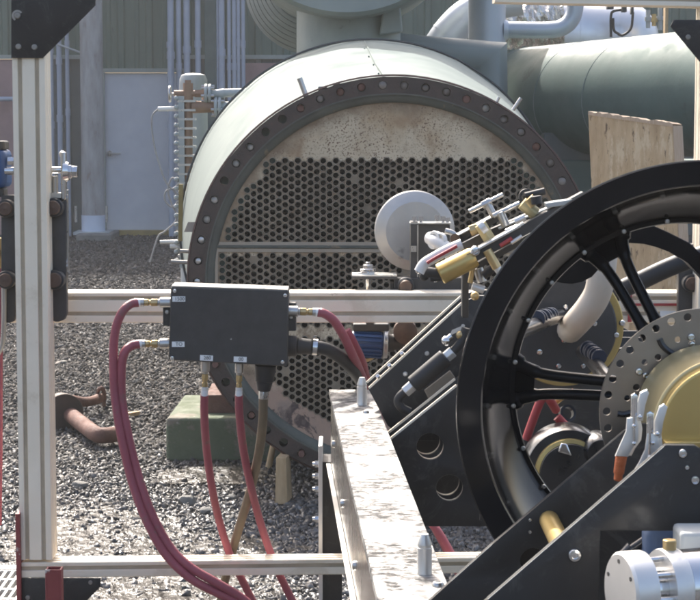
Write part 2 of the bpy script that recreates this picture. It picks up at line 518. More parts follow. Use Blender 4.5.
def chips(n, xfun, y0, y1, smin, smax):
    y = rng.uniform(y0, y1, n)
    lo, hi = xfun(y)
    x = rng.uniform(0, 1, n) * (hi - lo) + lo
    s = rng.uniform(smin, smax, n) * rng.choice([.6, .8, 1, 1.3], n)
    return x, y, s

sets = [chips(68000, lambda y: (-.20 * y - .1, .15 * y), 5.9, 9.6, .006, .0115),
        chips(85000, lambda y: (-.195 * y, .14 * y), 9.4, 15.5, .007, .0125),
        chips(60000, lambda y: (-.19 * y, .10 * y), 15.2, 25.6, .010, .017)]
GX = np.concatenate([q[0] for q in sets]); GY = np.concatenate([q[1] for q in sets]); GS = np.concatenate([q[2] for q in sets])
keep = np.ones(len(GX), bool)
for (u, v, rx, ry) in PUDDLES:
    c = on_z(u, v, 0)
    d = ((GX - c.x) / rx) ** 2 + ((GY - c.y) / (ry * 1.6)) ** 2
    keep &= ~((d < .85) & (rng.uniform(0, 1, len(GX)) < .60))
GX, GY, GS = GX[keep], GY[keep], GS[keep]
n = len(GX)
cube = np.array([(-1, -1, -1), (1, -1, -1), (1, 1, -1), (-1, 1, -1), (-1, -1, 1), (1, -1, 1), (1, 1, 1), (-1, 1, 1)], float)
P = cube[None] * rng.uniform(.45, 1.1, (n, 8, 3))
P *= rng.uniform(.45, 1.35, (n, 1, 3)) * np.array([1.2, 1.0, .5])
qx = rng.normal(size=(n, 4)); qx[:, 1:3] *= .55; qx[:, 0] += .6; qx /= np.linalg.norm(qx, axis=1)[:, None]
w, x, y, z = qx.T
RM = np.stack([1 - 2 * (y * y + z * z), 2 * (x * y - z * w), 2 * (x * z + y * w), 2 * (x * y + z * w), 1 - 2 * (x * x + z * z), 2 * (y * z - x * w),
               2 * (x * z - y * w), 2 * (y * z + x * w), 1 - 2 * (x * x + y * y)], 1).reshape(n, 3, 3)
P = np.einsum("nij,nkj->nki", RM, P) * GS[:, None, None]
P += np.stack([GX, GY, GS * rng.uniform(.15, .75, n) - .003], 1)[:, None, :]
fq = np.array([(0, 3, 2, 1), (4, 5, 6, 7), (0, 1, 5, 4), (1, 2, 6, 5), (2, 3, 7, 6), (3, 0, 4, 7)])
FQ = (fq[None] + (np.arange(n) * 8)[:, None, None]).reshape(-1)
me = bpy.data.meshes.new("gravel")
me.vertices.add(n * 8); me.vertices.foreach_set("co", P.ravel())
me.loops.add(n * 24); me.loops.foreach_set("vertex_index", FQ.astype(np.int32))
me.polygons.add(n * 6); me.polygons.foreach_set("loop_start", np.arange(0, n * 24, 4, dtype=np.int32))
me.update(calc_edges=True)
tone = rng.choice([.055, .08, .11, .14, .18, .25], n, p=[.16, .24, .28, .19, .09, .04]) * rng.uniform(.8, 1.2, n)
warm = rng.uniform(-.05, .05, n)
wet = np.clip(rng.normal(.33, .13, n) + np.clip((GY - 7.6) * .16, 0, .75), 0, 1)
tone = tone * np.where(wet < .35, .82, 1) * np.where(GY > 16, .68, .9)
col = np.stack([tone * (1.07 + warm), tone, tone * (.93 - warm * .8), wet], 1)
at_ = me.attributes.new("tone", "FLOAT_COLOR", "POINT")
at_.data.foreach_set("color", np.repeat(col, 8, 0).astype(np.float32).ravel())
me.materials.append(gravel_material())
gv = bpy.data.objects.new("gravel", me); COL.objects.link(gv)
struct(gv, "stuff"); gv["label"] = "wet grey crushed stone covering the yard"

# a few bigger rocks
def rock(u, v, w_px, seed, label):
    r_ = random.Random(seed)
    c = on_z(u, v, 0); rad = S(w_px / 2, c.y)
    bm = bmesh.new(); bmesh.ops.create_icosphere(bm, subdivisions=2, radius=1)
    dirs = [Vector((r_.gauss(0, 1), r_.gauss(0, 1), r_.gauss(0, 1))).normalized() for _ in range(9)]
    cut = [r_.uniform(.6, .95) for _ in dirs]
    for q in bm.verts:
        for d, k in zip(dirs, cut):
            e = q.co.dot(d) - k
            if e > 0:
                q.co -= d * e
    me = bpy.data.meshes.new("rock"); bm.to_mesh(me); bm.free()
    me.transform(Matrix.Diagonal((rad, rad * .8, rad * .55, 1)))
    o = link("rock", me, M["concrete"], None, Vector((c.x, c.y, rad * .3)), 20)
    tag(o, label, "rock", "larger rocks in the gravel")
rock(80, 488, 19, 1, "grey flat rock on the gravel just right of the pale post")
rock(63, 498 - 134, 10, 5, "small rock behind the rusty pipe end beside the post")
rock(187, 505, 24, 2, "angular rock in the wet patch between the double red hoses and the green block")
rock(206, 514, 17, 3, "dark rock right beside the larger angular rock in the wet patch")
rock(232, 500, 14, 4, "dark rock under the middle red hose")
rock(68, 594 - 1, 15, 8, "small rock in the glinting gravel under the bottom rail")

# ================================================================== building
YW = 25.7
def wx(u, Y=YW): return at(u, 235, Y).x
def wz(v, Y=YW): return at(350, v, Y).z
b = thing("metal_building", "long green ribbed metal building with a pale blue door, behind the pipework", "building", (wx(146), YW, 0))
def siding(x0, x1, z0, z1, parent, name, m, pitch=.36):
    mb = MB(); pts = []
    x = x0
    while x < x1:
        for dx, d in ((0, 0), (.15 * pitch, 0), (.19 * pitch, -.012), (.30 * pitch, -.012), (.34 * pitch, 0), (.55 * pitch, 0), (.60 * pitch, -.035), (.78 * pitch, -.035), (.83 * pitch, 0)):
            pts.append((x + dx, YW + d))
        x += pitch
    pts = [q for q in pts if q[0] < x1 - .001]
    pts.append((x1, YW))
    n_ = len(pts)
    vs = [(p[0], p[1], z0) for p in pts] + [(p[0], p[1], z1) for p in pts]
    mb.add(vs, [(k, k + 1, n_ + k + 1, n_ + k) for k in range(n_ - 1)])
    return mb.build(name, m, parent, smooth=0)
zg = wz(57)
siding(-14, wx(104), zg, 6.6, b, "wall_siding", M["siding"])
siding(wx(184), 14, zg, 6.6, b, "wall_siding", M["siding"])
siding(wx(104), wx(184), wz(71), 6.6, b, "wall_siding", M["siding"])
siding(wx(50), wx(104), 0, zg, b, "lower_wall", M["siding_low"])
siding(wx(184), 14, 0, zg, b, "lower_wall", M["siding_low"])
siding(-14, wx(12) - .9, 0, zg, b, "lower_wall", M["siding_low"])
mb = MB()
mb.box(((-14 + wx(104)) / 2, YW - .05, zg), (wx(104) + 14, .07, .05))
mb.box(((wx(184) + 14) / 2, YW - .05, zg), (14 - wx(184), .07, .05))
mb.build("girt", M["pale_green"], b)
mb = MB(); mb.box(((wx(0) - .9 + wx(52)) / 2, YW - .03, (zg - .03) / 2), (wx(52) - wx(0) + .9, .06, zg - .03))
mb.build("red_panel", M["pink"], b)
mb = MB(); mb.box(((wx(246) + wx(320)) / 2, YW - .06, (wz(63) + .9) / 2), (wx(320) - wx(246), .04, wz(63) - .9))
mb.build("red_panel", M["pink"], b)
mb = MB(); mb.tube([(wx(-20), YW - .25, wz(99)), (wx(12), YW - .25, wz(99)), (wx(50), YW - .25, wz(99))], .03)
mb.build("rail_pipe", M["conduit"], b)
mb = MB(); mb.box(((wx(107) + wx(183)) / 2, YW - .03, wz(73) / 2 + .02), (wx(183) - wx(107), .05, wz(73) - .04))
door = mb.build("door", M["door"], b, bevel=.004)
mb = MB()
p = at(110, 153, YW - .06)
mb.cyl(p + Vector((.0, 0, 0)), p + Vector((0, -.05, 0)), .035)
mb.box(p + Vector((.07, -.055, -.005)), (.15, .02, .022))
mb.build("handle", M["steel"], door, bevel=.004)
mb = MB()
mb.box((wx(105.2), YW - .045, wz(71) / 2), (.05, .12, wz(71)))
mb.box((wx(184.8), YW - .045, wz(71) / 2), (.05, .12, wz(71)))
mb.box(((wx(107) + wx(183)) / 2, YW - .045, wz(71) + .005), (wx(184) - wx(106) + .1, .12, .05))
mb.build("door_frame", M["pale_green"], b, bevel=.003)
mb = MB(); mb.box(((wx(104) + wx(186)) / 2, YW - .14, .035), (wx(186) - wx(104), .2, .07))
mb.build("threshold", M["yellow"], b)
mb = MB(); mb.box((0, YW + 2.0, 6.62), (28, 4.4, .1)); mb.build("roof", M["siding"], b)

# pillar beside the door
YP = 24.9
c0 = at(93.5, 230, YP)
pl = thing("support_column", "weathered grey round column on a bolted concrete footing, left of the blue door", "column", (c0.x, YP, 0))
rad = S(11.3, YP)
mb = MB(); mb.cyl((c0.x, YP, .25), (c0.x, YP, 6.5), rad, rad, 40); mb.build("shaft", M["pillar"], pl)
mb = MB(); mb.cyl((c0.x, YP, at(93, 234, YP).z), (c0.x, YP, at(93, 215, YP).z), rad + .006, rad + .006, 40); mb.build("paint_band", M["pale_blue"], pl)
mb = MB(); mb.pbox(76, 234, 111, 250, YP - .45, .9); mb.build("footing", M["concrete"], pl, bevel=.02)
mb = MB(); mb.box((c0.x, YP, at(93, 234, YP).z + .02), (.44, .5, .035)); mb.build("base_plate", M["grey_paint"], pl)
for dx in (-.19, .19):
    mb = MB(); mb.cyl((c0.x + dx, YP - .2, .22), (c0.x + dx, YP - .2, .42), .016); mb.build("anchor_bolt", M["steel"], pl)

# conduits
YC = 25.3
runs = [(172, 0, 120, 3.3, "leftmost tall pale blue pipe on the wall right of the door"), (180, 0, 120, 2.6, "second pale blue pipe from the left, narrow, on the wall by the door"),
        (188, 0, 90, 3.2, "third pale blue pipe from the left, rising behind the brown valve"), (199, 0, 150, 2.8, "pale blue pipe touching the left side of the dark green post"),
        (217, 0, 150, 2.6, "pale blue pipe touching the right side of the dark green post"), (222.5, 0, 150, 3.2, "thick pale blue pipe second from the right side of the dark green post"),
        (230, 0, 150, 1.9, "thin pale blue pipe, left one of the slim four by the white jacket"), (235, 0, 150, 2.1, "thin pale blue pipe, second of the slim four by the white jacket"),
        (239.3, 0, 150, 1.8, "thin pale blue pipe, third of the slim four by the white jacket"), (244, 0, 150, 2.0, "thin pale blue pipe, right one of the slim four by the white jacket"),
        (53, 40, 160, 2.3, "pale pipe on the dark wall directly right of the pale post"), (61, 40, 160, 2.6, "middle of the three pale pipes between the pale post and the column"),
        (69, 38, 160, 2.0, "right one of the three pale pipes between the pale post and the column")]
for (u, v0, v1, r, lab) in runs:
    mb = MB(); p = at(u, 200, YC)
    top = 6.2 if v0 == 0 else at(u, 8, YC).z + .3
    rr = S(r, YC)
    mb.cyl((p.x, YC, 0), (p.x, YC, top), rr, rr, 20)
    t = thing("conduit_pipe", lab, "pipe", (p.x, YC, 0), "pale blue pipes on the building wall")
    mb.build("tube", M["conduit"], t)
    for z in (1.05 + (u % 7) * .08, 2.1 + (u % 5) * .07):
        mb = MB(); mb.cyl((p.x, YC, z), (p.x, YC, z + .09), rr * 1.25, rr * 1.25, 20); mb.build("coupling", M["conduit"], t)
mb = MB(); p = at(171, 90, YC)
mb.cyl((p.x, YC - .12, 0), (p.x, YC - .12, at(171, 45, YC).z), S(2.6, YC), n=20)
mb.cyl((p.x, YC - .12, at(171, 48, YC).z), (p.x, YC - .12, at(171, 42, YC).z), S(3.2, YC), n=20)
tag(mb.build("capped_pipe", M["conduit"]), "short capped pale blue pipe standing in front of the leftmost tall one", "pipe", "pale blue pipes on the building wall")
mb = MB(); mb.pbox(206, -30, 215.5, 236, 23.6, .12)
tag(mb.build("green_post", M["dark_green"]), "dark green square post between the pale blue pipes", "post")
mb = MB(); mb.tube([at(57, 44, 25.2), at(82, 53, 25.2)], S(1.1, 25.2), sm=False)
tag(mb.build("brace_rod", M["grey_paint"]), "thin slanting grey rod running from the black corner plate to the column", "rod")

# ================================================================== level gauge on the vessel's side
YG = 10.6
def G(u, v): return at(u, v, YG)
lg = thing("level_gauge", "rusty brown column gauge ribbed with steel clamps, in front of the blue door", "gauge", (G(188, 180).x, YG, .2))
mb = MB(); mb.cyl(G(188.5, 270), G(188.5, 84), S(4.2, YG), n=20); mb.build("gauge_body", M["brown_valve"], lg)
mb = MB(); mb.pbox(179.5, 96, 184, 268, YG - .03, .04); mb.build("scale_strip", M["grey_paint"], lg, bevel=.002)
mb = MB()
for k in range(18):
    v = 101 + k * 9.1
    mb.bar(G(178, v), G(196, v), .064, S(2.2, YG))
mb.build("clamp_bars", M["steel"], lg)
mb = MB()
for k in range(19):
    v = 98 + k * 9
    mb.cyl(G(177, v) + Vector((0, -.045, 0)), G(177, v) + Vector((0, .01, 0)), S(2.0, YG), n=12)
    mb.ball(G(177, v) + Vector((-.002, -.04, 0)), S(2.3, YG), 10)
mb.build("clamp_nuts", M["grey_paint"], lg)
va = MB(); va.cyl(G(188, 103), G(188, 83), S(5, YG), n=16); va.cyl(G(174, 93.5), G(206, 93.5), S(3.2, YG), n=16); va.cyl(G(195, 93.5), G(205, 93.5), S(4.2, YG), n=6)
va.cyl(G(188, 83), G(188, 80), S(3.4, YG), n=6)
v_ = va.build("valve", M["brown_valve"], lg)
mb = MB(); mb.lathe([(S(7.5, YG) + S(1, YG) * math.cos(a), S(1.2, YG) * math.sin(a)) for a in np.linspace(0, 2 * math.pi, 9)[:-1]], G(170, 94), (1, 0, 0), 24, closed=True)
mb.bar(G(170, 87), G(170, 101), .01, .01); mb.cyl(G(169, 94), G(174, 94), S(1.5, YG), n=10)
mb.build("handwheel", M["steel"], v_)
mb = MB(); mb.cyl(G(192, 107), G(214, 107), S(6.3, YG), S(5.2, YG), 20); mb.build("branch", M["brown_valve"], lg)
def flange_px(u, v, r, parent, mname="grey_paint", Yc=YG):
    mb = MB()
    mb.cyl(at(u - 3.4, v, Yc), at(u - .4, v, Yc), S(r, Yc), n=28); mb.cyl(at(u + .4, v, Yc), at(u + 3.4, v, Yc), S(r, Yc), n=28)
    o = mb.build("flange", M[mname], parent, bevel=.003)
    nb = MB()
    for k in range(6):
        a = 2 * math.pi * k / 6 + .3
        c = at(u, v, Yc) + Vector((0, math.cos(a), math.sin(a))) * S(r * .8, Yc)
        nb.cyl(c - Vector((S(6.5, Yc), 0, 0)), c + Vector((S(6.5, Yc), 0, 0)), S(1.5, Yc), n=6)
    nb.build("flange_bolts", M["steel"], o)
flange_px(208, 93.5, 9.5, lg); flange_px(218, 107, 10.5, lg)
mb = MB(); mb.cyl(G(211, 93.5), G(216, 93.5), S(4, YG), n=16); mb.cyl(G(216, 93.5), G(224, 93.5), S(4, YG), S(5, YG), 16); mb.cyl(G(224, 93), G(262, 92), S(4.2, YG), n=16)
mb.cyl(G(221, 107), G(262, 107), S(5.5, YG), n=16); mb.build("nozzle_pipes", M["grey_paint"], lg)
mb = MB(); mb.cyl(G(158, 109), G(178, 108.5), S(2.4, YG), n=14); mb.cyl(G(176, 108.5), G(181, 108.5), S(3.2, YG), n=6); mb.build("sensor_plug", M["white_plastic"], lg)
mb = MB(); mb.cyl(G(160, 242), G(178, 241.5), S(1.9, YG), n=12); mb.cyl(G(170, 246), G(190, 246.5), S(2.3, YG), n=12); mb.cyl(G(186, 240), G(186, 262), S(3, YG), n=12); mb.build("drain_cock", M["white_plastic"], lg)
mb = MB(); mb.tube([G(158, 109), G(152, 117), G(153, 138), G(158, 160), G(166, 182), G(175, 192), G(178, 200), G(172, 207), G(165, 200), G(166, 191), G(174, 188), G(179, 182), G(172, 178), G(168, 190),
                    G(172, 205), G(176, 213), G(175, 222), G(164, 232), G(158, 237), G(150, 262)], S(.85, YG), n=8)
tag(mb.build("cable", M["pillar"]), "thin grey cable looping down in front of the blue door", "cable")
mb = MB(); pts = [G(183.5, 182 + k * 8) + Vector((-.0, -.05, 0)) for k in range(10)]
mb.bar(at(181, 184, 9.42), at(180.5, 241, 9.42), .02, S(4.5, 9.4), up=(0, 1, 0))
mb.build("yellow_guard", M["yellow"], lg)
YT = 13.5
tk = MB(); c = at(193.5, 110, YT); r = S(14, YT)
tk.lathe([(1e-4, at(0, 73, YT).z), (r * .5, at(0, 73.4, YT).z), (r * .85, at(0, 75, YT).z), (r * .97, at(0, 79, YT).z), (r, at(0, 84, YT).z), (r, .0)], (c.x, YT, 0), (0, 0, 1), 32)
tag(tk.build("small_tank", M["grey_paint"]), "small round topped pale grey tank behind the brown valve", "tank")

# ================================================================== heat exchanger
YV = 8.1
cv = at(393, 282, YV)
RV = S(205, YV)
hx = thing("heat_exchanger", "large round heat exchanger end with a honeycomb tube sheet and white jacket", "heat exchanger", (cv.x, YV, 0))
# flange with bolt holes
mbf, mbb = MB(), MB()
NB = 58
ri, ro, rb, rh = S(187.6, YV), RV, S(196.8, YV), S(4.4, YV)
TH = .055
def rays(poly, c, extra):
    angs = sorted(set([round(a % (2 * math.pi), 6) for a in list(np.linspace(0, 2 * math.pi, 16, endpoint=False)) + [math.atan2(q[1] - c[1], q[0] - c[0]) for q in poly]]))
    out = []
    for a in angs:
        d = (math.cos(a), math.sin(a)); best = None
        for i in range(len(poly)):
            p, q = poly[i], poly[(i + 1) % len(poly)]
            ex, ey = q[0] - p[0], q[1] - p[1]
            det = d[0] * -ey + d[1] * ex
            if abs(det) < 1e-12:
                continue
            rx, ry = p[0] - c[0], p[1] - c[1]
            t = (rx * -ey + ry * ex) / det
            s_ = (d[0] * ry - d[1] * rx) / det
            if t > 0 and -1e-6 <= s_ <= 1 + 1e-6 and (best is None or t < best):
                best = t
        out.append((a, (c[0] + d[0] * best, c[1] + d[1] * best)))
    return out
for k in range(NB):
    a0, a1 = 2 * math.pi * (k - .5) / NB, 2 * math.pi * (k + .5) / NB
    am = 2 * math.pi * k / NB
    poly = [(ri * math.cos(a0), ri * math.sin(a0)), (ro * math.cos(a0), ro * math.sin(a0)), (ro * math.cos(am) * 1.0007, ro * math.sin(am) * 1.0007), (ro * math.cos(a1), ro * math.sin(a1)), (ri * math.cos(a1), ri * math.sin(a1)), (ri * math.cos(am), ri * math.sin(am))]
    hc = (rb * math.cos(am), rb * math.sin(am))
    rr_ = rays(poly, hc, None)
    n_ = len(rr_)
    W = lambda x, z, y: (cv.x + x, YV + y, cv.z + z)
    vs = [W(q[0], q[1], 0) for _, q in rr_] + [W(hc[0] + rh * math.cos(a), hc[1] + rh * math.sin(a), 0) for a, _ in rr_] + [W(hc[0] + rh * math.cos(a), hc[1] + rh * math.sin(a), TH) for a, _ in rr_]
    fs = []
    for i in range(n_):
        j = (i + 1) % n_
        fs += [(i, j, n_ + j, n_ + i), (n_ + i, n_ + j, 2 * n_ + j, 2 * n_ + i)]
    mbf.add(vs, fs)
    # outer and inner rim faces
    for (pa, pb) in ((poly[1], poly[2]), (poly[2], poly[3])):
        mbf.add([W(*pa, 0), W(*pb, 0), W(*pb, TH), W(*pa, TH)], [(0, 1, 2, 3)])
    for (pa, pb) in ((poly[4], poly[5]), (poly[5], poly[0])):
        mbf.add([W(*pa, 0), W(*pb, 0), W(*pb, TH), W(*pa, TH)], [(0, 1, 2, 3)])
fl = mbf.build("flange", M["flange"], hx, smooth=30)
drng0 = random.Random(21)
for k in range(NB):
    am = 2 * math.pi * k / NB
    deg = math.degrees(am)
    p = Vector((cv.x + rb * math.cos(am), YV, cv.z + rb * math.sin(am)))
    lower = 190 < deg < 350
    if (lower and k % 3) or k in (20, 21, 24):
        continue                                   # an empty hole
    mb = MB()
    if lower:
        mb.cyl(p + Vector((0, .03, 0)), p + Vector((0, -.03 if k % 2 else .01, 0)), rh * .72, n=14)
        mb.build("stud", M["rust"], fl)
    else:
        jx, jz = drng0.uniform(-.0012, .0012), drng0.uniform(-.0012, .0012)
        dep = drng0.uniform(-.002, .014); tl = Vector((drng0.uniform(-.1, .1), 1, drng0.uniform(-.22, .12))).normalized()
        q = p + Vector((jx, dep, jz)); rs_ = rh * drng0.uniform(.80, .93)
        mb.lathe([(1e-4, 0), (rs_ * .8, .0006), (rs_, .003), (rs_, .04), (1e-4, .04)], q, tl, 18)
        mb.build("stud_end", M[drng0.choice(["bright_bolt", "bright_bolt", "steel"]) if 125 < deg < 200 else drng0.choice(["stud_dull", "stud_dull", "bright_bolt", "rust"])], fl)
mb = MB(); mb.lathe([(RV + .003, .006), (RV + .010, .012), (RV + .010, TH + .02), (RV + .003, TH + .02)], (cv.x, YV, cv.z), (0, 1, 0), 116, closed=True, )
mb.build("flange_rim", M["flange_rim"], hx)
# recessed green ring
mb = MB(); mb.lathe([(S(187.4, YV), .012), (S(185, YV), .012), (S(181.5, YV), .020), (S(179.2, YV), .028), (S(179.2, YV), .06), (S(187.4, YV), .06)], (cv.x, YV, cv.z), (0, 1, 0), 116, closed=True)
mb.build("gasket_ring", M["gasket"], hx, smooth=50)
mb = MB(); mb.lathe([(S(188.6, YV), -.001), (S(187.2, YV), -.001), (S(187.2, YV), .02), (S(188.6, YV), .02)], (cv.x, YV, cv.z), (0, 1, 0), 116, closed=True)
mb.build("bead", M["gasket"], hx)

# tube sheet: hexagonal cells, with real bores and rolled tube ends
def sheet_material():
    m = bpy.data.materials.new("tube_sheet_metal"); m.use_nodes = True
    nt = m.node_tree; N, L = nt.nodes, nt.links; bs = N["Principled BSDF"]
    tc = N.new("ShaderNodeTexCoord")
    sep = N.new("ShaderNodeSeparateXYZ"); L.new(tc.outputs["Object"], sep.inputs[0])
    def nz(sc, det=8, rg=.65, dist=0):
        q = N.new("ShaderNodeTexNoise"); q.inputs["Scale"].default_value = sc; q.inputs["Detail"].default_value = det; q.inputs["Roughness"].default_value = rg; q.inputs["Distortion"].default_value = dist
        L.new(tc.outputs["Object"], q.inputs["Vector"]); return q.outputs["Fac"]
    def mr(s, a, b_):
        q = N.new("ShaderNodeMapRange"); q.inputs["From Min"].default_value = a; q.inputs["From Max"].default_value = b_; L.new(s, q.inputs["Value"]); return q.outputs["Result"]
    def mx(f, a, b_):
        q = N.new("ShaderNodeMix"); q.data_type = "RGBA"; L.new(f, q.inputs[0])
        for s, val in ((q.inputs[6], a), (q.inputs[7], b_)):
            if hasattr(val, "is_linked"): L.new(val, s)
            else: s.default_value = (*val, 1)
        return q.outputs[2]
    def mul(a, b_):
        q = N.new("ShaderNodeMath"); q.operation = "MULTIPLY"; L.new(a, q.inputs[0]); L.new(b_, q.inputs[1]); return q.outputs[0]
    def addn(a, b_, k):
        q = N.new("ShaderNodeMath"); q.operation = "MULTIPLY_ADD"; L.new(b_, q.inputs[0]); q.inputs[1].default_value = k; L.new(a, q.inputs[2]); return q.outputs[0]
    z = sep.outputs["Z"]
    zz = addn(z, nz(5), .25)
    base = mx(mr(nz(3.5), .35, .65), (.70, .59, .42), (.54, .45, .31))                      # bare greyed top
    base = mx(mr(nz(2.2, 6), .50, .62), base, (.48, .35, .21))                              # brown wash
    base = mx(mul(mr(nz(140, 2, .5), .56, .63), mr(nz(5), .36, .56)), base, (.17, .10, .06))        # rust freckles
    base = mx(mr(nz(7, 6, .6, .5), .56, .72), base, (.36, .24, .14))
    ds = N.new("ShaderNodeVectorMath"); ds.operation = "DISTANCE"; L.new(tc.outputs["Object"], ds.inputs[0]); ds.inputs[1].default_value = (0, .034, cv.z)
    rim_dirt = mr(addn(ds.outputs["Value"], nz(6, 8, .7), .16), .74, .81)
    base = mx(rim_dirt, base, (.22, .155, .095))                                             # grime along the weld
    band = mr(addn(z, nz(9, 8, .7), -.16), cv.z + .455 - .08, cv.z + .405 - .08)
    base = mx(mul(band, mr(nz(16, 6, .7), .42, .6)), base, (.30, .215, .135))                # rust wash above the tubes
    low = mr(zz, .70, .55)
    pink = mx(mr(nz(9, 9, .7, .6), .53, .57), (.42, .29, .215), (.085, .06, .055))           # peeling primer
    pink = mx(mr(nz(4), .5, .6), pink, (.33, .25, .2))
    base = mx(low, base, pink)
    L.new(base, bs.inputs["Base Color"]); bs.inputs["Roughness"].default_value = .62; bs.inputs["Metallic"].default_value = .15
    bp = N.new("ShaderNodeBump"); bp.inputs["Strength"].default_value = .35; bp.inputs["Distance"].default_value = .008
    L.new(nz(45, 6), bp.inputs["Height"]); L.new(bp.outputs["Normal"], bs.inputs["Normal"])
    return m
PX = YV / F
pitch = 7.35 * PX
RS = S(181, YV)
YS = YV + .034
sh, te, tf = MB(), MB(), MB()
hole_r = pitch * .412
ring_o = pitch * .466
NH = 12
ang = [2 * math.pi * k / NH for k in range(NH)]
hexR = pitch / math.sqrt(3)
def hex_pt(a):
    # point on a flat-topped hexagon (corners at 0, 60, ... degrees) in direction a
    k = ((a + 1e-9) % (math.pi / 3)) - math.pi / 6
    return (pitch / 2) / math.cos(k)
ncol = int(RS / (pitch * .866)) + 1
drng = random.Random(3)
for i in range(-ncol, ncol + 1):
    x = i * pitch * .866
    for j in range(-30, 31):
        z = j * pitch + (pitch / 2 if i % 2 else 0)
        rr = math.hypot(x, z)
        if rr > RS + pitch:
            continue
        u, v = 393 + x / PX, 282 - z / PX
        rpx = rr / PX
        hole = (159 < v < 243 and rpx < 174) or (253 < v < 328 and rpx < 174) or (339 < v < 430 and rpx < 159 and v < 425)
        if v < 182 and u < 262: hole = hole and rpx < 170
        plug = hole and drng.random() < .003
        if plug: hole = False
        cx, cz = cv.x + x, cv.z + z
        if not hole:
            (tf if plug else sh).add([(cx + hex_pt(a) * math.cos(a), YS, cz + hex_pt(a) * math.sin(a)) for a in ang], [tuple(range(NH))])
        else:
            vs = [(cx + hex_pt(a) * math.cos(a), YS, cz + hex_pt(a) * math.sin(a)) for a in ang] + [(cx + ring_o * math.cos(a), YS, cz + ring_o * math.sin(a)) for a in ang]
            tf.add(vs, [(k, (k + 1) % NH, NH + (k + 1) % NH, NH + k) for k in range(NH)])
            jt = drng.uniform(-.0012, .0012); st = .003 + drng.uniform(-.0025, .0025)
            prof = ((ring_o, 0), (ring_o - .0006, -st), (hole_r, -st), (hole_r - .0005, .01), (hole_r - .0005, .16))
            vs = [(cx + jt * 0 + r_ * math.cos(a), YS + t, cz + r_ * math.sin(a)) for (r_, t) in prof for a in ang]
            te.add(vs, [(q * NH + k, q * NH + (k + 1) % NH, (q + 1) * NH + (k + 1) % NH, (q + 1) * NH + k) for q in range(4) for k in range(NH)])
sh.build("tube_sheet", sheet_material(), hx, smooth=0, flip=False)
tf.build("drilled_field", M["tube_field"], hx, smooth=0, flip=False)
teo = te.build("tube_ends", M["tubesteel"], hx, smooth=35, flip=False)
teo.data.materials.append(M["bore_shade"])
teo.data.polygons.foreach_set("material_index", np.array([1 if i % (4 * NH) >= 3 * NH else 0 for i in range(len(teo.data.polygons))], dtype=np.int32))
struct(teo, "stuff"); teo["label"] = "open steel tube ends of the honeycomb"
mb = MB(); mb.bar(at(217, 246.5, YS - .004), at(568, 247.5, YS - .004), .012, S(3.0, YV), up=(0, 1, 0)); mb.build("pass_bar", M["gasket"], hx, bevel=.002)
mb = MB(); mb.bar(at(217, 243.8, YS - .004), at(570, 244.3, YS - .004), .016, S(1.0, YV), up=(0, 1, 0)); mb.bar(at(216, 250.3, YS - .004), at(570, 251.3, YS - .004), .016, S(1.0, YV), up=(0, 1, 0))
mb.bar(at(216.5, 242, YS - .004), at(216.5, 290, YS - .004), .014, S(2.0, YV), up=(0, 1, 0)); mb.build("weld_bead", M["sheet_tan"] if "sheet_tan" in M else M["tan"], hx, bevel=.002)
# shell, jacket
cr = at(371, 231, 9.5); rr_ = S(189.5, 9.5)
NJ = 96
def ringpts(c, r, Y, n=NJ): return [Vector((c.x + r * math.cos(2 * math.pi * k / n), Y, c.z + r * math.sin(2 * math.pi * k / n))) for k in range(n)]
jk = MB()
r0 = RV - .012
rings = [ringpts(cv, r0, YV + .085), ringpts(cv, r0 + .012, YV + .087)]
for t in (.03, .25, .5, .75, .97, 1.0):
    c = cv.lerp(Vector((cr.x, 0, cr.z)), t); r = (RV + .0) * (1 - t) + rr_ * t
    rings.append([p + Vector((0, 0, .004 * math.sin(k * .9 + t * 4) + .003 * math.sin(k * .37))) for k, p in enumerate(ringpts(Vector((c.x, 0, c.z)), r, YV + .09 + (9.5 - YV - .09) * t))])
rings.append(ringpts(cr, rr_ - .012, 9.502)); rings.append(ringpts(cr, .3, 9.503))
allv = [p for rg in rings for p in rg]
jk.add(allv, [(i * NJ + k, i * NJ + (k + 1) % NJ, (i + 1) * NJ + (k + 1) % NJ, (i + 1) * NJ + k) for i in range(len(rings) - 1) for k in range(NJ)])
jo = jk.build("jacket", M["jacket"], hx, smooth=40)
mb = MB()
mb.tube([p + (p - Vector((cr.x, p.y, cr.z))).normalized() * .003 for p in ringpts(cr, rr_, 9.44)] + [ringpts(cr, rr_, 9.44)[0]], .006, n=6, sm=False)
mb.build("seam_band", M["edge_dark"], jo)
th = math.radians(93)
def on_jacket(deg, t, lift=0.004):
    a = math.radians(deg); c = cv.lerp(Vector((cr.x, 0, cr.z)), t); r = RV * (1 - t) + rr_ * t + lift
    return Vector((c.x + r * math.cos(a), YV + .09 + (9.5 - YV - .09) * t, c.z + r * math.sin(a)))
mb = MB()
for d in (92.5,):
    mb.tube([on_jacket(d + .25 * math.sin(t * 5), t) for t in (.02, .35, .7, .98)], .0042, n=6)
mb.build("sheet_lap", M["jacket"], jo)
mb = MB()
for d in (92.5,):
    for t in (.08, .3, .52, .74, .94):
        mb.ball(on_jacket(d + 1.0, t, .002), .0042, 8)
mb.build("lap_screws", M["jacket"], jo)
mb = MB(); mb.lathe([(.70, 0), (.79, .0), (.79, 5.0), (.70, 5.0)], (cv.x, 9.5, cv.z + .06), (0, 1, 0), 72, closed=True); mb.cyl((cv.x, 14.4, cv.z + .06), (cv.x, 14.45, cv.z + .06), .75); mb.build("shell", M["vessel_green"], hx)
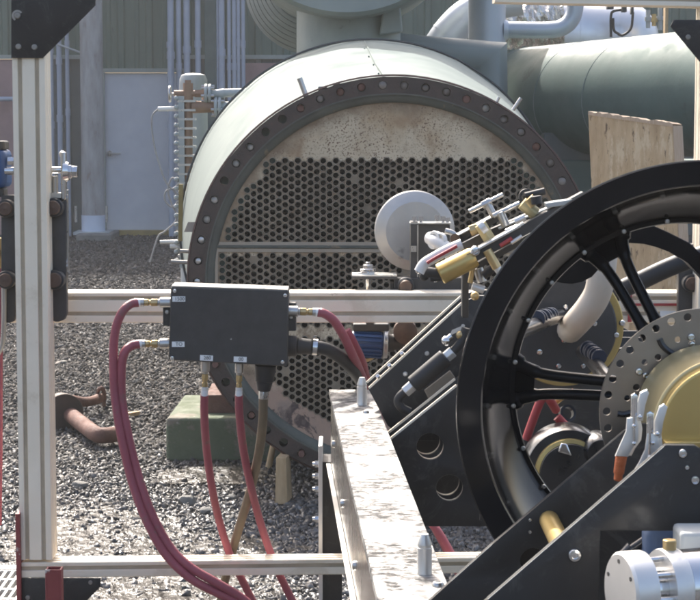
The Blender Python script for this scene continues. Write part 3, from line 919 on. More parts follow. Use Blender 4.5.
mb = MB(); mb.lathe([(.68, .06), (RV - .02, .06), (RV - .02, .086), (.68, .086)], (cv.x, YV, cv.z), (0, 1, 0), 80, closed=True); mb.build("shell_flange", M["vessel_green"], hx)
for (u0, v0, u1, v1, r, y0) in ((306.5, 97, 299.5, 78, 2.8, .03), (513, 110, 521, 98, 1.9, .03), (496.5, 103, 499, 97, 1.6, .03)):
    mb = MB(); mb.cyl(at(u0, v0, YV + y0), at(u1, v1, YV + y0), S(r, YV), n=16); mb.build("lifting_pin", M["steel"], hx)
for (u0, v0, u1, v1) in ((171, 261.5, 190, 262.5), (180, 251, 190, 251.5)):
    mb = MB(); mb.cyl(at(u0, v0, YV + .05), at(u1, v1, YV + .05), S(2, YV), n=12); mb.build("side_pin", M["bright_bolt"], hx)
mb = MB(); mb.hexa([at(184, 232, YV + .1), at(194, 232, YV + .1), at(197, 222, YV + .1), at(188, 222, YV + .1)], [at(184, 232, YV + .13), at(194, 232, YV + .13), at(197, 222, YV + .13), at(188, 222, YV + .13)]); mb.build("bracket_tab", M["bright_bolt"], hx)
mb = MB(); mb.pbox(318, 86, 327, 92, YV + .05, .03); mb.pbox(333, 82.5, 340, 88, YV + .05, .03); mb.build("cleat", M["pale_green"], hx, bevel=.003)

# support block and timbers
c = on_z(205, 462, 0)
mb = MB()
x0, x1 = at(166, 440, c.y).x, at(300, 440, c.y).x
zt = at(200, 418, c.y).z
mb.hexa([(x0, c.y, 0), (x1, c.y, 0), (x1, c.y, zt), (x0, c.y, zt)], [(x0 + .02, c.y + .75, 0), (x1, c.y + .75, 0), (x1, c.y + .75, zt), (x0 + .02, c.y + .75, zt)])
tag(mb.build("concrete_block", M["mossy"], bevel=.015, seg=3), "mossy green painted concrete block under the left of the vessel", "block")
mb = MB(); mb.pbox(206, 395, 250, 414, c.y + .15, .4); tag(mb.build("saddle_foot", M["rust"], bevel=.004), "rusty steel foot on top of the mossy block", "steel foot")
c = on_z(281, 505, 0)
mb = MB(); a = [at(275, 505, c.y), at(287.5, 504, c.y), at(286, 458, c.y), at(276, 457.5, c.y)]
mb.hexa(a, [p + Vector((.015, .12, 0)) for p in a]); tag(mb.build("timber_prop", M["wedge"], bevel=.003), "short upright timber prop under the vessel's rusty flange", "timber")
mb = MB(); mb.cyl(on_z(268, 470, .0) + Vector((0, 0, .0)), on_z(268, 470, .0) + Vector((.03, 0, .14)), .014); tag(mb.build("bent_stake", M["wedge"]), "small pale stake leaning left of the timber prop", "stake")

# rusty pipe on the ground
c = on_z(60, 425, 0); Yr = c.y
def Gd(u, v, h=0.0): return on_z(u, v, h)
rp = thing("rusty_pipe", "bent rusty pipe with a round flange lying on the gravel", "pipe", (c.x, c.y, 0))
mb = MB(); mb.tube([Gd(58, 408, .09), Gd(68, 413, .08), Gd(82, 424, .075), Gd(96, 434, .07), Gd(106, 435.5, .065), Gd(124, 433, .06)], .038, n=20); mb.build("bent_tube", M["rust"], rp)
p = Gd(64, 413, .09); ax = (Gd(82, 424, .075) - Gd(60, 408, .09)).normalized()
mb = MB(); mb.cyl(p - ax * .02, p + ax * .012, .098, n=36); mb.cyl(p - ax * .075, p - ax * .035, .092, n=36); mb.build("pipe_flange", M["flange"], rp, bevel=.004)
mb = MB(); mb.tube([Gd(60, 398, .14), Gd(72, 400, .12), Gd(82, 402, .10), Gd(92, 401, .09), Gd(100, 398, .09)], .026, n=12); mb.tube([Gd(97, 401, .05), Gd(98, 392, .12), Gd(101, 388, .15), Gd(104, 392, .12), Gd(104, 405, .02)], .011, n=8)
tag(mb.build("scrap_bracket", M["rust"]), "twisted rusty scrap bracket lying behind the bent pipe", "scrap metal")
mb = MB(); mb.bar(Gd(126, 415, .02), Gd(138, 413, .02), .03, .02); tag(mb.build("wood_chip", M["wedge"]), "small brown wood scrap on the gravel behind the double red hoses", "wood scrap")

# ================================================================== ducts and vessels behind
YN = 11.2
cN = at(348.5, 60, YN)
st = thing("duct_stack", "pale green upright duct rising into a big drum above the white jacket", "duct", (cN.x, YN, 1.6))
mb = MB(); mb.cyl((cN.x, YN, 1.55), (cN.x, YN, at(348, -20, YN).z), S(51.5, YN), n=56); mb.build("neck", M["pale_green"], st)
cD = at(347, -121, 10.6)
mb = MB(); R_ = S(134, 10.6)
mb.lathe([(1e-4, -.02), (R_ * .97, 0), (R_, .03), (R_, 1.7), (R_ * .9, 1.72), (1e-4, 1.72)], (cD.x, 10.6, cD.z), (0, 1, 0), 96); mb.build("drum", M["pale_green"], st, smooth=30)
mb = MB(); mb.hexa([at(383, 10, YN - .30), at(400, 5, YN - .30), at(403, 32, YN - .30), at(379, 35, YN - .30)], [at(383, 10, YN), at(400, 5, YN), at(403, 32, YN), at(379, 35, YN)]); mb.build("gusset", M["pale_green"], st, bevel=.01)
YE = 12.4
cE = at(311, -20, YE)
mb = MB(); prof = []
for k in range(8):
    r = S(36 + k * 4.4, YE)
    prof += [(r, .022 * k * k * .5), (r + S(.4, YE), .022 * k * k * .5 - .006), (r + S(3.9, YE), .022 * k * (k + 1) * .5)]
prof = [(1e-4, -.1)] + prof + [(S(66, YE), 1.6), (1e-4, 1.6)]
mb.lathe(prof, (cE.x, YE, cE.z), (0, 1, 0), 90)
tag(mb.build("ribbed_duct", M["cool_grey_green"], smooth=75), "dark ringed end of a round duct left of the pale green stack", "duct")
YM = 11.6
mb = MB(); mb.tube([at(385, 50, YM), at(489, 58, YM), at(491, 180, YM)], S(17.5, YM), n=40, sm=False)
mt = mb.build("mitred_pipe", M["cool_grey_green"], smooth=35); tag(mt, "grey green pipe with a sharp mitred corner above the vessel's right side", "pipe")
YS2 = 12.3
sp_ = thing("silver_riser", "upright silver grey pipe with a curved side branch above the mitred corner", "pipe", (at(487, 20, YS2).x, YS2, 1.8))
mb = MB(); mb.cyl(at(487, 60, YS2), at(487, -60, YS2), S(18.5, YS2), n=40); mb.build("riser_tube", M["silver_paint"], sp_)
mb = MB(); mb.tube([at(495, 30, YS2)] + [at(520, 30, YS2), at(548, 30, YS2), at(562, 27.5, YS2), at(571, 20, YS2), at(575, 8, YS2), at(575, -12, YS2), at(575, -60, YS2)], S(8.3, YS2), n=28); mb.build("branch", M["silver_paint"], sp_)
mb = MB(); mb.cyl(at(503, 30, YS2), at(508, 30, YS2), S(12, YS2), S(9, YS2), 28); mb.build("branch_collar", M["silver_paint"], sp_)
mb = MB(); mb.tube([at(430, 62, 13), at(441, 45, 13), at(452, 30, 13), at(467, 16, 13), at(490, 4, 13), at(520, -2, 13)], S(17, 13), n=32)
el = mb.build("silver_elbow", M["silver_paint"]); tag(el, "smooth silver duct elbow behind the left of the silver riser", "duct")
mb = MB()
for (u, v, du, dv) in ((447, 36, 9, 11), (463, 20, 11, 9)):
    d = (at(u + du, v - dv, 13) - at(u, v, 13)).normalized()
    mb.cyl(at(u, v, 13) - d * .005, at(u, v, 13) + d * .005, S(17.3, 13), n=32)
mb.build("elbow_seam", M["silver_paint"], el)
bm = MB(); YF = 13.6
fo = MB(); nf, na = 40, 40; vs, fs = [], []
frng = random.Random(5)
A, Bp = at(497, 24, YF), at(562, 20, YF)
x_, y_, a_ = basis(Bp - A)
for i in range(nf):
    c = A.lerp(Bp, i / (nf - 1))
    for k in range(na):
        an_ = 2 * math.pi * k / na; rr2 = S(25, YF) * (1 + .05 * math.sin(i * .9 + 2 * an_) + .05 * math.sin(i * .55 - 5 * an_ + 1) + .03 * math.sin(i * 1.7 + 7 * an_) + frng.uniform(-.025, .025))
        vs.append(c + (x_ * math.cos(2 * math.pi * k / na) + y_ * math.sin(2 * math.pi * k / na)) * rr2)
fs = [(i * na + k, i * na + (k + 1) % na, (i + 1) * na + (k + 1) % na, (i + 1) * na + k) for i in range(nf - 1) for k in range(na)] + [tuple(range(na)), tuple((nf - 1) * na + k for k in range(na))]
fo.add(vs, fs); tag(fo.build("foil_wrapped_pipe", M["foil"], smooth=0), "pipe wrapped in crumpled foil behind the silver side branch", "pipe")
YK = 13.9
tk = thing("cladding_tank", "shiny metal clad tank with a domed end, behind the long green vessel", "tank", (at(600, 40, YK).x, YK, 1.5))
rK = S(38, YK); c0, c1 = at(548, 36, YK), at(622, 40, YK)
L_ = (c1 - c0).length
mb = MB(); mb.lathe([(1e-4, 0), (rK, 0)] + [(rK, L_ * .5)] + [(rK * math.cos(a), L_ + rK * .95 * math.sin(a)) for a in np.linspace(0, math.pi / 2 - .001, 14)], c0, c1 - c0, 64); to = mb.build("body", M["shiny"], tk, smooth=30)
mb = MB()
for t in (.4, .92):
    c = c0.lerp(c1, t); d = (c1 - c0).normalized(); mb.cyl(c - d * .012, c + d * .012, rK + .006, n=64)
mb.build("cladding_band", M["shiny"], to)
for pts in ([(611, 37), (611, 16), (614, 11), (623, 9.5)], [(618, 34), (623, 35), (631, 28), (633, 12)], [(613, 18), (614, 30), (619, 34)]):
    mb = MB(); mb.tube([at(u, v, YK - rK - .1) for u, v in pts], S(1.3, YK), n=8); mb.build("conduit_loop", M["black_cable"], tk)
mb = MB()
for (u0, v0, u1, v1) in ((607, 3, 614, 9), (622, 6, 627, 12), (631, 4, 634, 14)):
    mb.pbox(u0, v0, u1, v1, YK - rK - .13, .06)
mb.build("junction_fitting", M["edge_dark"], tk, bevel=.004)
for k, (u, v0, v1) in enumerate(((648, 10, 28), (654, 14, 26), (660, 6, 30))):
    mb = MB(); mb.cyl(at(u, v1, YK - .4), at(u, v0, YK - .4), S(2.2, YK), n=12); mb.cyl(at(u, (v0 + v1) / 2 - 2, YK - .4), at(u, (v0 + v1) / 2 + 2, YK - .4), S(3.6, YK), n=6); mb.build("vent_valve", M["brass"] if k == 1 else M["grey_paint"], tk)
mb = MB(); mb.pbox(665, -30, 669, 34, 13.2, .08); tag(mb.build("yellow_post", M["wedge"]), "thin pale upright post beside the black corner plate at upper right", "post")

# long green vessel, axis running from far left to near right
P0, P1 = at(531, 101, 12.2), at(735, 92, 10.0)
gv_ = thing("green_vessel", "long dull green cylindrical vessel with wrap seams, behind the rough board", "vessel", (P0.x, P0.y, .8))
d = (P1 - P0).normalized(); RG = .325
P1 = P1 + d * 2.2
L_ = (P1 - P0).length
mb = MB(); prof = [(RG * math.sin(a), -.19 * math.cos(a)) for a in np.linspace(.001, math.pi / 2, 12)] + [(RG, L_ * k / 10) for k in range(1, 11)] + [(1e-4, L_ + .1)]
mb.lathe(prof, P0, d, 80); vo = mb.build("shell", M["vessel_green"], gv_, smooth=35)
for t in (.02, .75, 1.35):
    o_ = MB(); n0 = len(o_.v); tilt = Vector((.12, 0, .25))
    rr3 = []
    x_, y_, a_ = basis(d)
    for k in range(72):
        an = 2 * math.pi * k / 72
        rr3.append(P0 + d * (t + .06 * math.sin(an + .6)) + (x_ * math.cos(an) + y_ * math.sin(an)) * (RG + .0005))
    o_.tube(rr3 + [rr3[0]], .0018, n=6, sm=False); o_.build("wrap_seam", M["cool_grey_green"], vo)
c = at(575, 160, 11.3)
mb = MB(); mb.box((c.x, c.y + .2, at(575, 148, 11.3).z), (S(62, 11.3), .35, S(30, 11.3))); mb.build("saddle", M["siding_low"], gv_, bevel=.01)
mb = MB(); mb.box((c.x + .4, c.y + .15, at(575, 178, 11.3).z), (1.6, .3, S(36, 11.3))); mb.build("skid_beam", M["vessel_green"], gv_, bevel=.01)
for dx in (-.1, .7):
    mb = MB(); mb.box((c.x + dx, c.y + .2, .33), (.12, .25, .66)); mb.build("skid_leg", M["vessel_green"], gv_)

# rough board
YB = 5.6
a = [at(598, 345, YB), at(684, 345, YB), at(672.5, 125.5, YB), at(588, 113.5, YB)]
mb = MB(); dd = Vector((.030, .03, -.001))
mb.hexa(a, [p + dd for p in a])
mb.v = [p + Vector((0, 0, 0)) for p in mb.v]
bd = thing("rough_board", "rough sawn pale wooden board standing behind the black wheel", "board", (a[0].x, YB, a[0].z))
bo = mb.build("plank", M["wood"], bd, bevel=.002)
mb = MB(); n1 = 24; vs = []
brng = random.Random(9)
for k in range(n1 + 1):
    t = k / n1
    p = a[3].lerp(a[2], t) + Vector((0, -.002, 0)); q = .004 + brng.random() * .006
    vs += [p + Vector((0, 0, -.004)), p + Vector((0, 0, q)), p + dd + Vector((0, 0, q * .8)), p + dd + Vector((0, 0, -.004))]
mb.add(vs, [(k * 4 + i, k * 4 + (i + 1) % 4, k * 4 + 4 + (i + 1) % 4, k * 4 + 4 + i) for k in range(n1) for i in range(4)]); mb.build("splintered_edge", M["wood_end"], bd, smooth=0)
mb = MB()
mb.hexa([p + Vector((.0006, -.0008, 0)) for p in (a[1].lerp(a[2], 0) , a[1] + dd, a[2] + dd, a[2])], [p + Vector((.003, .001, 0)) for p in (a[1], a[1] + dd, a[2] + dd, a[2])]); mb.build("sawn_edge", M["wood_end"], bd)
# ================================================================== aluminium frame
fr = thing("test_rig", "pale slotted aluminium frame of posts and crossbeams around the test stand", "frame", (at(31, 560, 4.44).x, 4.44, at(31, 560, 4.44).z - .1))
def profile_poly(w, h, slots_w, slots_h, sw=.0085, sd=.011):
    """outline of a slotted profile, w x h, slot centres along each side"""
    pts = []
    def side(L, slots, place):
        for s_ in slots:
            for (a, d) in ((s_ - sw / 2 - .0015, 0), (s_ - sw / 2, .0015), (s_ - sw / 2, sd), (s_ + sw / 2, sd), (s_ + sw / 2, .0015), (s_ + sw / 2 + .0015, 0)):
                pts.append(place(a, d))
    c = .002
    pts += [(-w / 2 + c, -h / 2)]
    side(w, slots_w, lambda a, d: (-w / 2 + a, -h / 2 + d))
    pts += [(w / 2 - c, -h / 2), (w / 2, -h / 2 + c)]
    side(h, slots_h, lambda a, d: (w / 2 - d, -h / 2 + a))
    pts += [(w / 2, h / 2 - c), (w / 2 - c, h / 2)]
    side(w, slots_w, lambda a, d: (w / 2 - a, h / 2 - d))
    pts += [(-w / 2 + c, h / 2), (-w / 2, h / 2 - c)]
    side(h, slots_h, lambda a, d: (-w / 2 + d, h / 2 - a))
    return pts
def extrusion(p0, p1, w, h, sw_, sh_, name, parent, side=(1, 0, 0), m="alu"):
    """w measured along `side`, h along the third axis"""
    p0, p1 = Vector(p0), Vector(p1)
    a = (p1 - p0).normalized(); x = Vector(side); x = (x - a * x.dot(a)).normalized(); y = a.cross(x)
    poly = profile_poly(w, h, sw_, sh_)
    n_ = len(poly)
    mb = MB()
    mb.add([p0 + x * q[0] + y * q[1] for q in poly] + [p1 + x * q[0] + y * q[1] for q in poly],
           [(k, (k + 1) % n_, n_ + (k + 1) % n_, n_ + k) for k in range(n_)] + [tuple(range(n_)), tuple(range(n_, 2 * n_))])
    o = mb.build(name, M[m], parent, smooth=0)
    gb = MB()
    for s_ in sw_:
        for sg in (-1, 1):
            c_ = x * (s_ - w / 2 if sg < 0 else w / 2 - s_) + y * sg * (h / 2 - .0065)
            gb.bar(p0 + c_ + a * .001, p1 + c_ - a * .001, .0078, .0078, up=y)
    gb.build("slot_strip", M["alu_slot"], o, smooth=0)
    return o
YP_ = 4.40
def post(u0, u1, name):
    a, b_ = at(u0, 300, YP_), at(u1, 300, YP_)
    w = b_.x - a.x; xc = (a.x + b_.x) / 2
    z0 = at(31, 560, YP_).z
    return extrusion((xc, YP_ + .04, z0), (xc, YP_ + .04, at(31, -60, YP_).z), w, .08, (w * .25, w * .75), (.02, .06), name, fr)
lp = post(15, 48.5, "post"); rp_ = post(697.5, 732, "post")
def hbeam(u0, u1, vt, vb, Yf, depth, slots, dslots, name, dv=0, dy=0):
    a = at(u0, (vt + vb) / 2, Yf); b_ = at(u1, (vt + vb) / 2 + dv, Yf + dy)
    h = S(vb - vt, Yf)
    a = a + Vector((0, depth / 2, 0)); b_ = b_ + Vector((0, depth / 2, 0))
    return extrusion(a, b_, h, depth, [h * q for q in slots], dslots, name, fr, side=(0, 0, 1))
hbeam(2, 745, 292.5, 323, 4.52, .08, (.19, .70), (.02, .06), "crossbeam")
hbeam(18, 745, 562.5, 578.5, 4.40, .06, (.40,), (.02, .04), "bottom_rail", dv=-8, dy=.07)
hbeam(495, 760, -12, 2.2, 4.40, .08, (.5,), (.02, .06), "top_beam", dv=6)
hbeam(-60, 98, -45, -20, 4.40, .08, (.5,), (.02, .06), "top_beam")
gp = plate("gusset_plate", [(11.5, -50), (95, -50), (95, 5), (42.5, 57.5), (11.5, 57.5)], [], 4.392, .007, M["black_plate"], fr)
for (u, v, r) in ((18.5, 46.5, 2.9), (34.5, 47, 2.9), (17.5, 15.5, 3.2)):
    mb = MB(); mb.bolt(at(u, v, 4.392), FRONT, S(r, 4.39)); mb.build("gusset_bolt", M["bright_bolt"], gp)
mb = MB(); mb.lathe([(S(3.6, 4.39), 0), (S(5.6, 4.39), 0), (S(5.6, 4.39), .001), (S(3.6, 4.39), .001)], at(17.5, 15.5, 4.392), FRONT, 20, closed=True, a0=.6, a1=4.2)
mb.build("washer_mark", M["bright_bolt"], gp)
gp = plate("gusset_plate", [(671, 26), (674, 20), (740, 20), (740, 90), (700, 61)], [], 4.392, .007, M["black_plate"], fr)
mb = MB(); mb.bolt(at(688, 37, 4.392), FRONT, S(2.6, 4.39)); mb.build("gusset_bolt", M["bright_bolt"], gp)
gp = plate("gusset_plate", [(20, 579), (100, 579), (100, 587), (75, 612), (55, 645), (20, 645)], [], 4.398, .007, M["black_plate"], fr)
mb = MB(); mb.bolt(at(90.5, 582.5, 4.398), FRONT, S(2.2, 4.4)); mb.build("gusset_bolt", M["bright_bolt"], gp)
mb = MB(); mb.bolt(at(28, 597.5, 4.398), FRONT, S(2.6, 4.4)); mb.build("gusset_bolt", M["bright_bolt"], gp)
# clamp plates with round knobs
def clamp_plate(u0, u1, v0, v1, knobs, Yc=4.483):
    r_ = 7
    o = plate("clamp_plate", [(u0, v0), (u1, v0), (u1, v1 - r_), (u1 - 2, v1 - 2), (u1 - r_, v1), (u0 + r_, v1), (u0 + 2, v1 - 2), (u0, v1 - r_)], [], Yc, .03, M["black_box"], fr, bev=.002)
    for (u, v, r) in knobs:
        mb = MB(); q = at(u, v, Yc)
        mb.lathe([(S(r, Yc), .0), (S(r, Yc), -.022), (S(r * .93, Yc), -.026), (S(r * .72, Yc), -.027), (S(r * .70, Yc), -.02)], q, (0, 1, 0), 32)
        k = mb.build("knob", M["black_rubber"], o)
        mb = MB(); mb.lathe([(S(r * .74, Yc), 0), (S(r * .74, Yc), -.030), (S(r * .66, Yc), -.033), (S(r * .3, Yc), -.0325), (1e-4, -.0345)], q, (0, 1, 0), 28)
        mb.build("knob_face", M["rust_knob"], k)
    return o
cpl = clamp_plate(48.6, 65.5, 196, 321, [(55, 207, 9.6), (56, 279, 10)], 4.466)
clamp_plate(2, 14.6, 196, 323, [(7.5, 208, 9.2), (7.5, 279, 9.2)], 4.466)
clamp_plate(679.5, 697.3, 245, 320, [(690, 282.5, 9)], 4.466)
mb = MB(); mb.pbox(65.8, 190, 67.2, 272, 4.475, .02); mb.build("edge_strip", M["steel"], cpl)
for v in (198, 262, 266):
    mb = MB(); mb.cyl(at(65.5, v, 4.475), at(68, v, 4.475), S(3.6, 4.47), n=12); mb.build("edge_bolt", M["steel"], cpl)

# silver clamp head over the left bracket
ch = thing("clamp_head", "silver bolt clamp with a hex end beside the pale left post", "clamp", at(62, 196, 4.47))
Yh = 4.475
def H(u, v): return at(u, v, Yh)
mb = MB(); mb.cyl(H(46, 170), H(62, 170), S(3.3, Yh), n=20); mb.build("spindle", M["chrome"], ch)
mb = MB(); mb.pbox(61, 152, 65, 200, Yh - .015, .03); mb.ball(H(62.5, 154), S(3.4, Yh), 14); mb.build("arm", M["steel"], ch, bevel=.003)
mb = MB(); mb.cyl(H(64, 171.5), H(69, 171.5), S(11, Yh), S(9, Yh), 28); mb.build("washer", M["chrome"], ch)
mb = MB(); mb.cyl(H(68, 171.5), H(72, 171.5), S(7.5, Yh), n=6); mb.cyl(H(72, 171.5), H(77.5, 171.5), S(6.2, Yh), n=6); mb.build("hex_end", M["chrome"], ch, bevel=.001)
mb = MB(); mb.cyl(H(55, 197), H(55, 176), S(3, Yh), n=14); mb.pbox(49, 193, 61, 198, Yh - .02, .03); mb.build("pivot", M["steel"], ch)
# things at the left edge
lv = thing("blue_valve", "blue bodied valve with a silver stem at the left edge, beside the pale post", "valve", at(2, 195, 4.47))
mb = MB(); mb.pbox(-14, 150, 5.5, 188, 4.46, .09); mb.build("body", M["blue"], lv, bevel=.012, seg=3)
mb = MB(); mb.cyl(at(5, 171, 4.47), at(14, 171, 4.47), S(4, 4.47), n=18); mb.cyl(at(8, 161, 4.47), at(14, 161, 4.47), S(4.4, 4.47), n=6); mb.build("stem", M["chrome"], lv)
mb = MB(); mb.pbox(-10, 141, 4.5, 150, 4.47, .06); mb.build("end_block", M["black_box"], lv, bevel=.004)
mb = MB(); mb.pbox(-12, 188, 4, 197, 4.47, .05); mb.build("end_block", M["black_box"], lv, bevel=.004)
mb = MB(); mb.cyl(at(-2, 268, 4.5), at(-2, 238, 4.5), S(4, 4.5), n=16); mb.cyl(at(-2, 250, 4.5), at(-2, 256, 4.5), S(5.4, 4.5), n=6); tag(mb.build("brass_fitting", M["brass"]), "brass fitting at the left edge below the blue valve", "fitting")
mb = MB(); mb.tube([at(-1, 268, 4.5), at(1, 300, 4.5), at(.6, 360, 4.5), at(.4, 440, 4.5), at(-.5, 525, 4.5)], S(2.3, 4.5), n=12); tag(mb.build("red_hose", M["red_hose"]), "red hose hanging down the left edge beside the pale post", "hose", "red hoses")
mb = MB(); mb.tube([at(4, 285, 4.45), at(4, 320, 4.46), at(2, 345, 4.47), at(-6, 360, 4.47)], S(2.6, 4.45), n=12); tag(mb.build("braided_hose", M["steel"]), "grey braided hose curling under the left edge bracket", "hose")
# red steel bits at lower left
mb = MB()
Yq = 4.26
a, b_ = at(45, 569, Yq), at(61, 569, Yq); w = b_.x - a.x; xc = (a.x + b_.x) / 2; zt = at(50, 570, Yq).z; t_ = .004
for (dx, dy, sx, sy) in ((-w / 2 + t_ / 2, 0, t_, w), (w / 2 - t_ / 2, 0, t_, w), (0, -w / 2 + t_ / 2, w - 2 * t_, t_), (0, w / 2 - t_ / 2, w - 2 * t_, t_)):
    mb.box((xc + dx, Yq + w / 2 + dy, zt - .3), (sx, sy, .6))
tag(mb.build("square_tube", M["red_paint"], bevel=.0008), "open red square tube with chipped paint at the lower left", "tube")
mb = MB(); mb.pbox(17.2, 514, 19.6, 640, 4.385, .04); mb.pbox(15.5, 514, 19.6, 517, 4.383, .005); tag(mb.build("angle_iron", M["red_paint"], bevel=.0006), "thin red upright angle at the foot of the pale post", "angle iron")
mb = MB(); zg_ = at(5, 571, 4.75).z
x0, x1, y0, y1 = at(-160, 571, 4.6).x, at(17, 580, 4.5).x, 4.0, 4.76
for k in range(9):
    y = y0 + (y1 - y0) * k / 8
    mb.box(((x0 + x1) / 2, y, zg_ - .012), (x1 - x0, .012, .024))
nx = 26
for k in range(nx):
    x = x0 + (x1 - x0) * k / (nx - 1)
    mb.box((x, (y0 + y1) / 2, zg_ - .014), (.006, y1 - y0, .026))
mb.box(((x0 + x1) / 2, y1 + .02, zg_ - .012), (x1 - x0, .035, .03))
tag(mb.build("floor_grate", M["grate"]), "pale metal floor grate at the lower left corner", "grate")

# ================================================================== junction box and hoses
YX = 4.30
jb = thing("junction_box", "flat black box with four white labels, hung on the pale crossbeam", "junction box", at(229, 366, YX))
a = [at(168.8, 360, YX), at(287.5, 366.5, YX), at(288.5, 290.8, YX), at(170.8, 287, YX)]
bk = [p + Vector((0, .085, 0)) for p in a]
mb = MB(); mb.hexa(a, bk); mb.build("box_body", M["black_box"], jb, bevel=.0025)
mb = MB(); top = [a[3] + Vector((.002, .001, .0)), a[2] + Vector((-.002, .001, 0)), a[2] + Vector((-.002, .084, 0)), a[3] + Vector((.002, .084, 0))]
mb.hexa([top[0] + UP * .0005, top[1] + UP * .0005, top[1] + UP * .003, top[0] + UP * .003], [top[3] + UP * .0005, top[2] + UP * .0005, top[2] + UP * .003, top[3] + UP * .003]); mb.build("lid_edge", M["steel"], jb)
for (u, v) in ((174.8, 291), (285, 295.5), (172.3, 358), (282.5, 362)):
    mb = MB(); mb.bolt(at(u, v, YX), FRONT, S(2.3, YX)); mb.build("corner_screw", M["chrome"], jb)
mb = MB(); mb.bolt(at(231, 339, YX), FRONT, S(.9, YX)); mb.build("lid_pin", M["steel"], jb)
for (u, v, w_, tx, rot) in ((178.8, 299, 13, "1500", 0), (178.2, 344.3, 12.6, "TO", 0), (206.5, 358, 13, "280", 3), (240.2, 359.4, 13, "00", 2)):
    mb = MB(); mb.box(at(u, v, YX - .0012), (S(w_, YX), .0016, S(5.4, YX)), Matrix.Rotation(R(rot), 3, "Y"))
    lb = mb.build("label_plate", M["label"], jb); text_on(tx, at(u + .8, v, YX - .0026), S(5.0, YX), M["ink"], lb)
for (u0, v0, u1, v1, bu, bv) in ((163, 305, 170.5, 326, 167, 312), (286, 303, 296, 331, 291, 317)):
    mb = MB(); mb.pbox(u0, v0, u1, v1, YX + .05, .03); er = mb.build("mounting_ear", M["black_box"], jb, bevel=.002)
    mb = MB(); mb.bolt(at(bu, bv, YX + .05), FRONT, S(2.2, YX)); mb.build("ear_bolt", M["steel"], er)
YFIT = YX + .045
def fitting(u0, v0, u1, v1, name="hose_fitting", big=5.2, band=True):
    """stepped coupling from the box wall (u0,v0) to the hose tail (u1,v1)"""
    p0, p1 = at(u0, v0, YFIT), at(u1, v1, YFIT)
    d = p1 - p0; q = lambda t: p0 + d * t
    mb = MB(); mb.cyl(q(0), q(.30), S(big, YFIT), n=24); mb.cyl(q(.30), q(.36), S(big * .7, YFIT), n=20)
    o = mb.build(name, M["steel"], jb, bevel=.0015)
    mb = MB(); mb.cyl(q(.36), q(.54), S(big * .80, YFIT), n=6); mb.cyl(q(.54), q(.60), S(big * .5, YFIT), n=16); mb.cyl(q(.60), q(.72), S(big * .72, YFIT), n=6); mb.build("coupling_nut", M["brass"], o, bevel=.001)
    mb = MB(); mb.cyl(q(.72), q(1), S(big * .78, YFIT), n=20); mb.build("ferrule", M["steel"] if big > 5 else M["white_plastic"], o, bevel=.001)
    mb = MB(); mb.cyl(q(.82), q(.99), S(big * .82, YFIT), n=20); mb.build("tag_band", M["label"], o)
fitting(171, 302.5, 134, 302.5); fitting(170, 343.5, 136, 344)
fitting(205.5, 361, 204.4, 397, big=4.4); fitting(239.5, 363, 238.8, 397, big=4.4); fitting(288, 311, 322, 312.5, big=5.4)
mb = MB(); mb.cyl(at(265.5, 365, YFIT), at(264.5, 382, YFIT), S(11, YFIT), S(9, YFIT), 24); mb.cyl(at(264.5, 382, YFIT), at(263.8, 391, YFIT), S(8.4, YFIT), S(6.4, YFIT), 24); mb.build("cable_gland", M["black_rubber"], jb, bevel=.002)
mb = MB(); mb.cyl(at(263.8, 391, YFIT), at(263.5, 399, YFIT), S(5.2, YFIT), n=8); mb.build("gland_nut", M["steel"], jb, bevel=.001)
gl = MB(); gl.cyl(at(287, 346, YFIT), at(297, 346, YFIT), S(10.5, YFIT), n=24); gl.cyl(at(297, 346, YFIT), at(312, 347, YFIT), S(8.6, YFIT), S(7.6, YFIT), 24)
gn = gl.build("side_gland", M["black_cable"], jb, bevel=.003)
mb = MB(); mb.cyl(at(313, 347, YFIT), at(317.5, 347.4, YFIT), S(8.6, YFIT), n=28); mb.cyl(at(315, 339, YFIT - .01), at(315.4, 335.5, YFIT - .01), S(2.2, YFIT), n=6); mb.build("hose_clamp", M["chrome"], jb)
HG = "red hoses"
def hose(pts, r, m, label, name="red_hose", group=HG, n=16):
    P = []
    for q in pts:
        P.append(at(q[0], q[1], q[2]))
    mb = MB(); mb.tube(P, S(r, 4.35), n=n, sub=10)
    o = mb.build(name, M[m], smooth=60)
    tag(o, label, "hose", group)
    return o
hose([(138, 302.7, 4.345), (131, 304, 4.34), (123, 311, 4.33), (116.5, 326, 4.33), (113.5, 348, 4.33), (114, 385, 4.33), (117.5, 415, 4.32), (123, 445, 4.31), (133, 485, 4.30), (147, 522, 4.28), (166, 555, 4.26), (190, 578, 4.25), (215, 592, 4.25), (245, 606, 4.25), (270, 622, 4.25)], 4.4, "red_hose", "red hose leaving the box's upper left fitting, outer one of the looping pair")
hose([(139, 344, 4.345), (131, 346, 4.34), (124.5, 353, 4.33), (121.5, 368, 4.33), (122, 400, 4.33), (127, 430, 4.32), (136.5, 470, 4.31), (150, 510, 4.29), (169, 546, 4.27), (190, 567, 4.255), (214, 581.5, 4.25), (240, 597, 4.25), (262, 616, 4.25)], 4.5, "red_hose", "red hose leaving the box's lower left fitting, inner one of the looping pair")
hose([(204.4, 395, 4.345), (204.3, 415, 4.36), (206.5, 448, 4.40), (211.5, 485, 4.44), (219, 520, 4.49), (230, 555, 4.51), (243, 582, 4.51), (258, 612, 4.5)], 4.1, "red_hose", "red hose dropping straight from the box's bottom left fitting")
hose([(238.8, 395, 4.345), (239.5, 415, 4.36), (243.5, 450, 4.40), (251, 487, 4.44), (260.5, 523, 4.49), (272, 557, 4.51), (283, 582, 4.51), (298, 612, 4.5)], 4.1, "red_hose", "red hose dropping from the box's bottom fitting next to the brown hose")
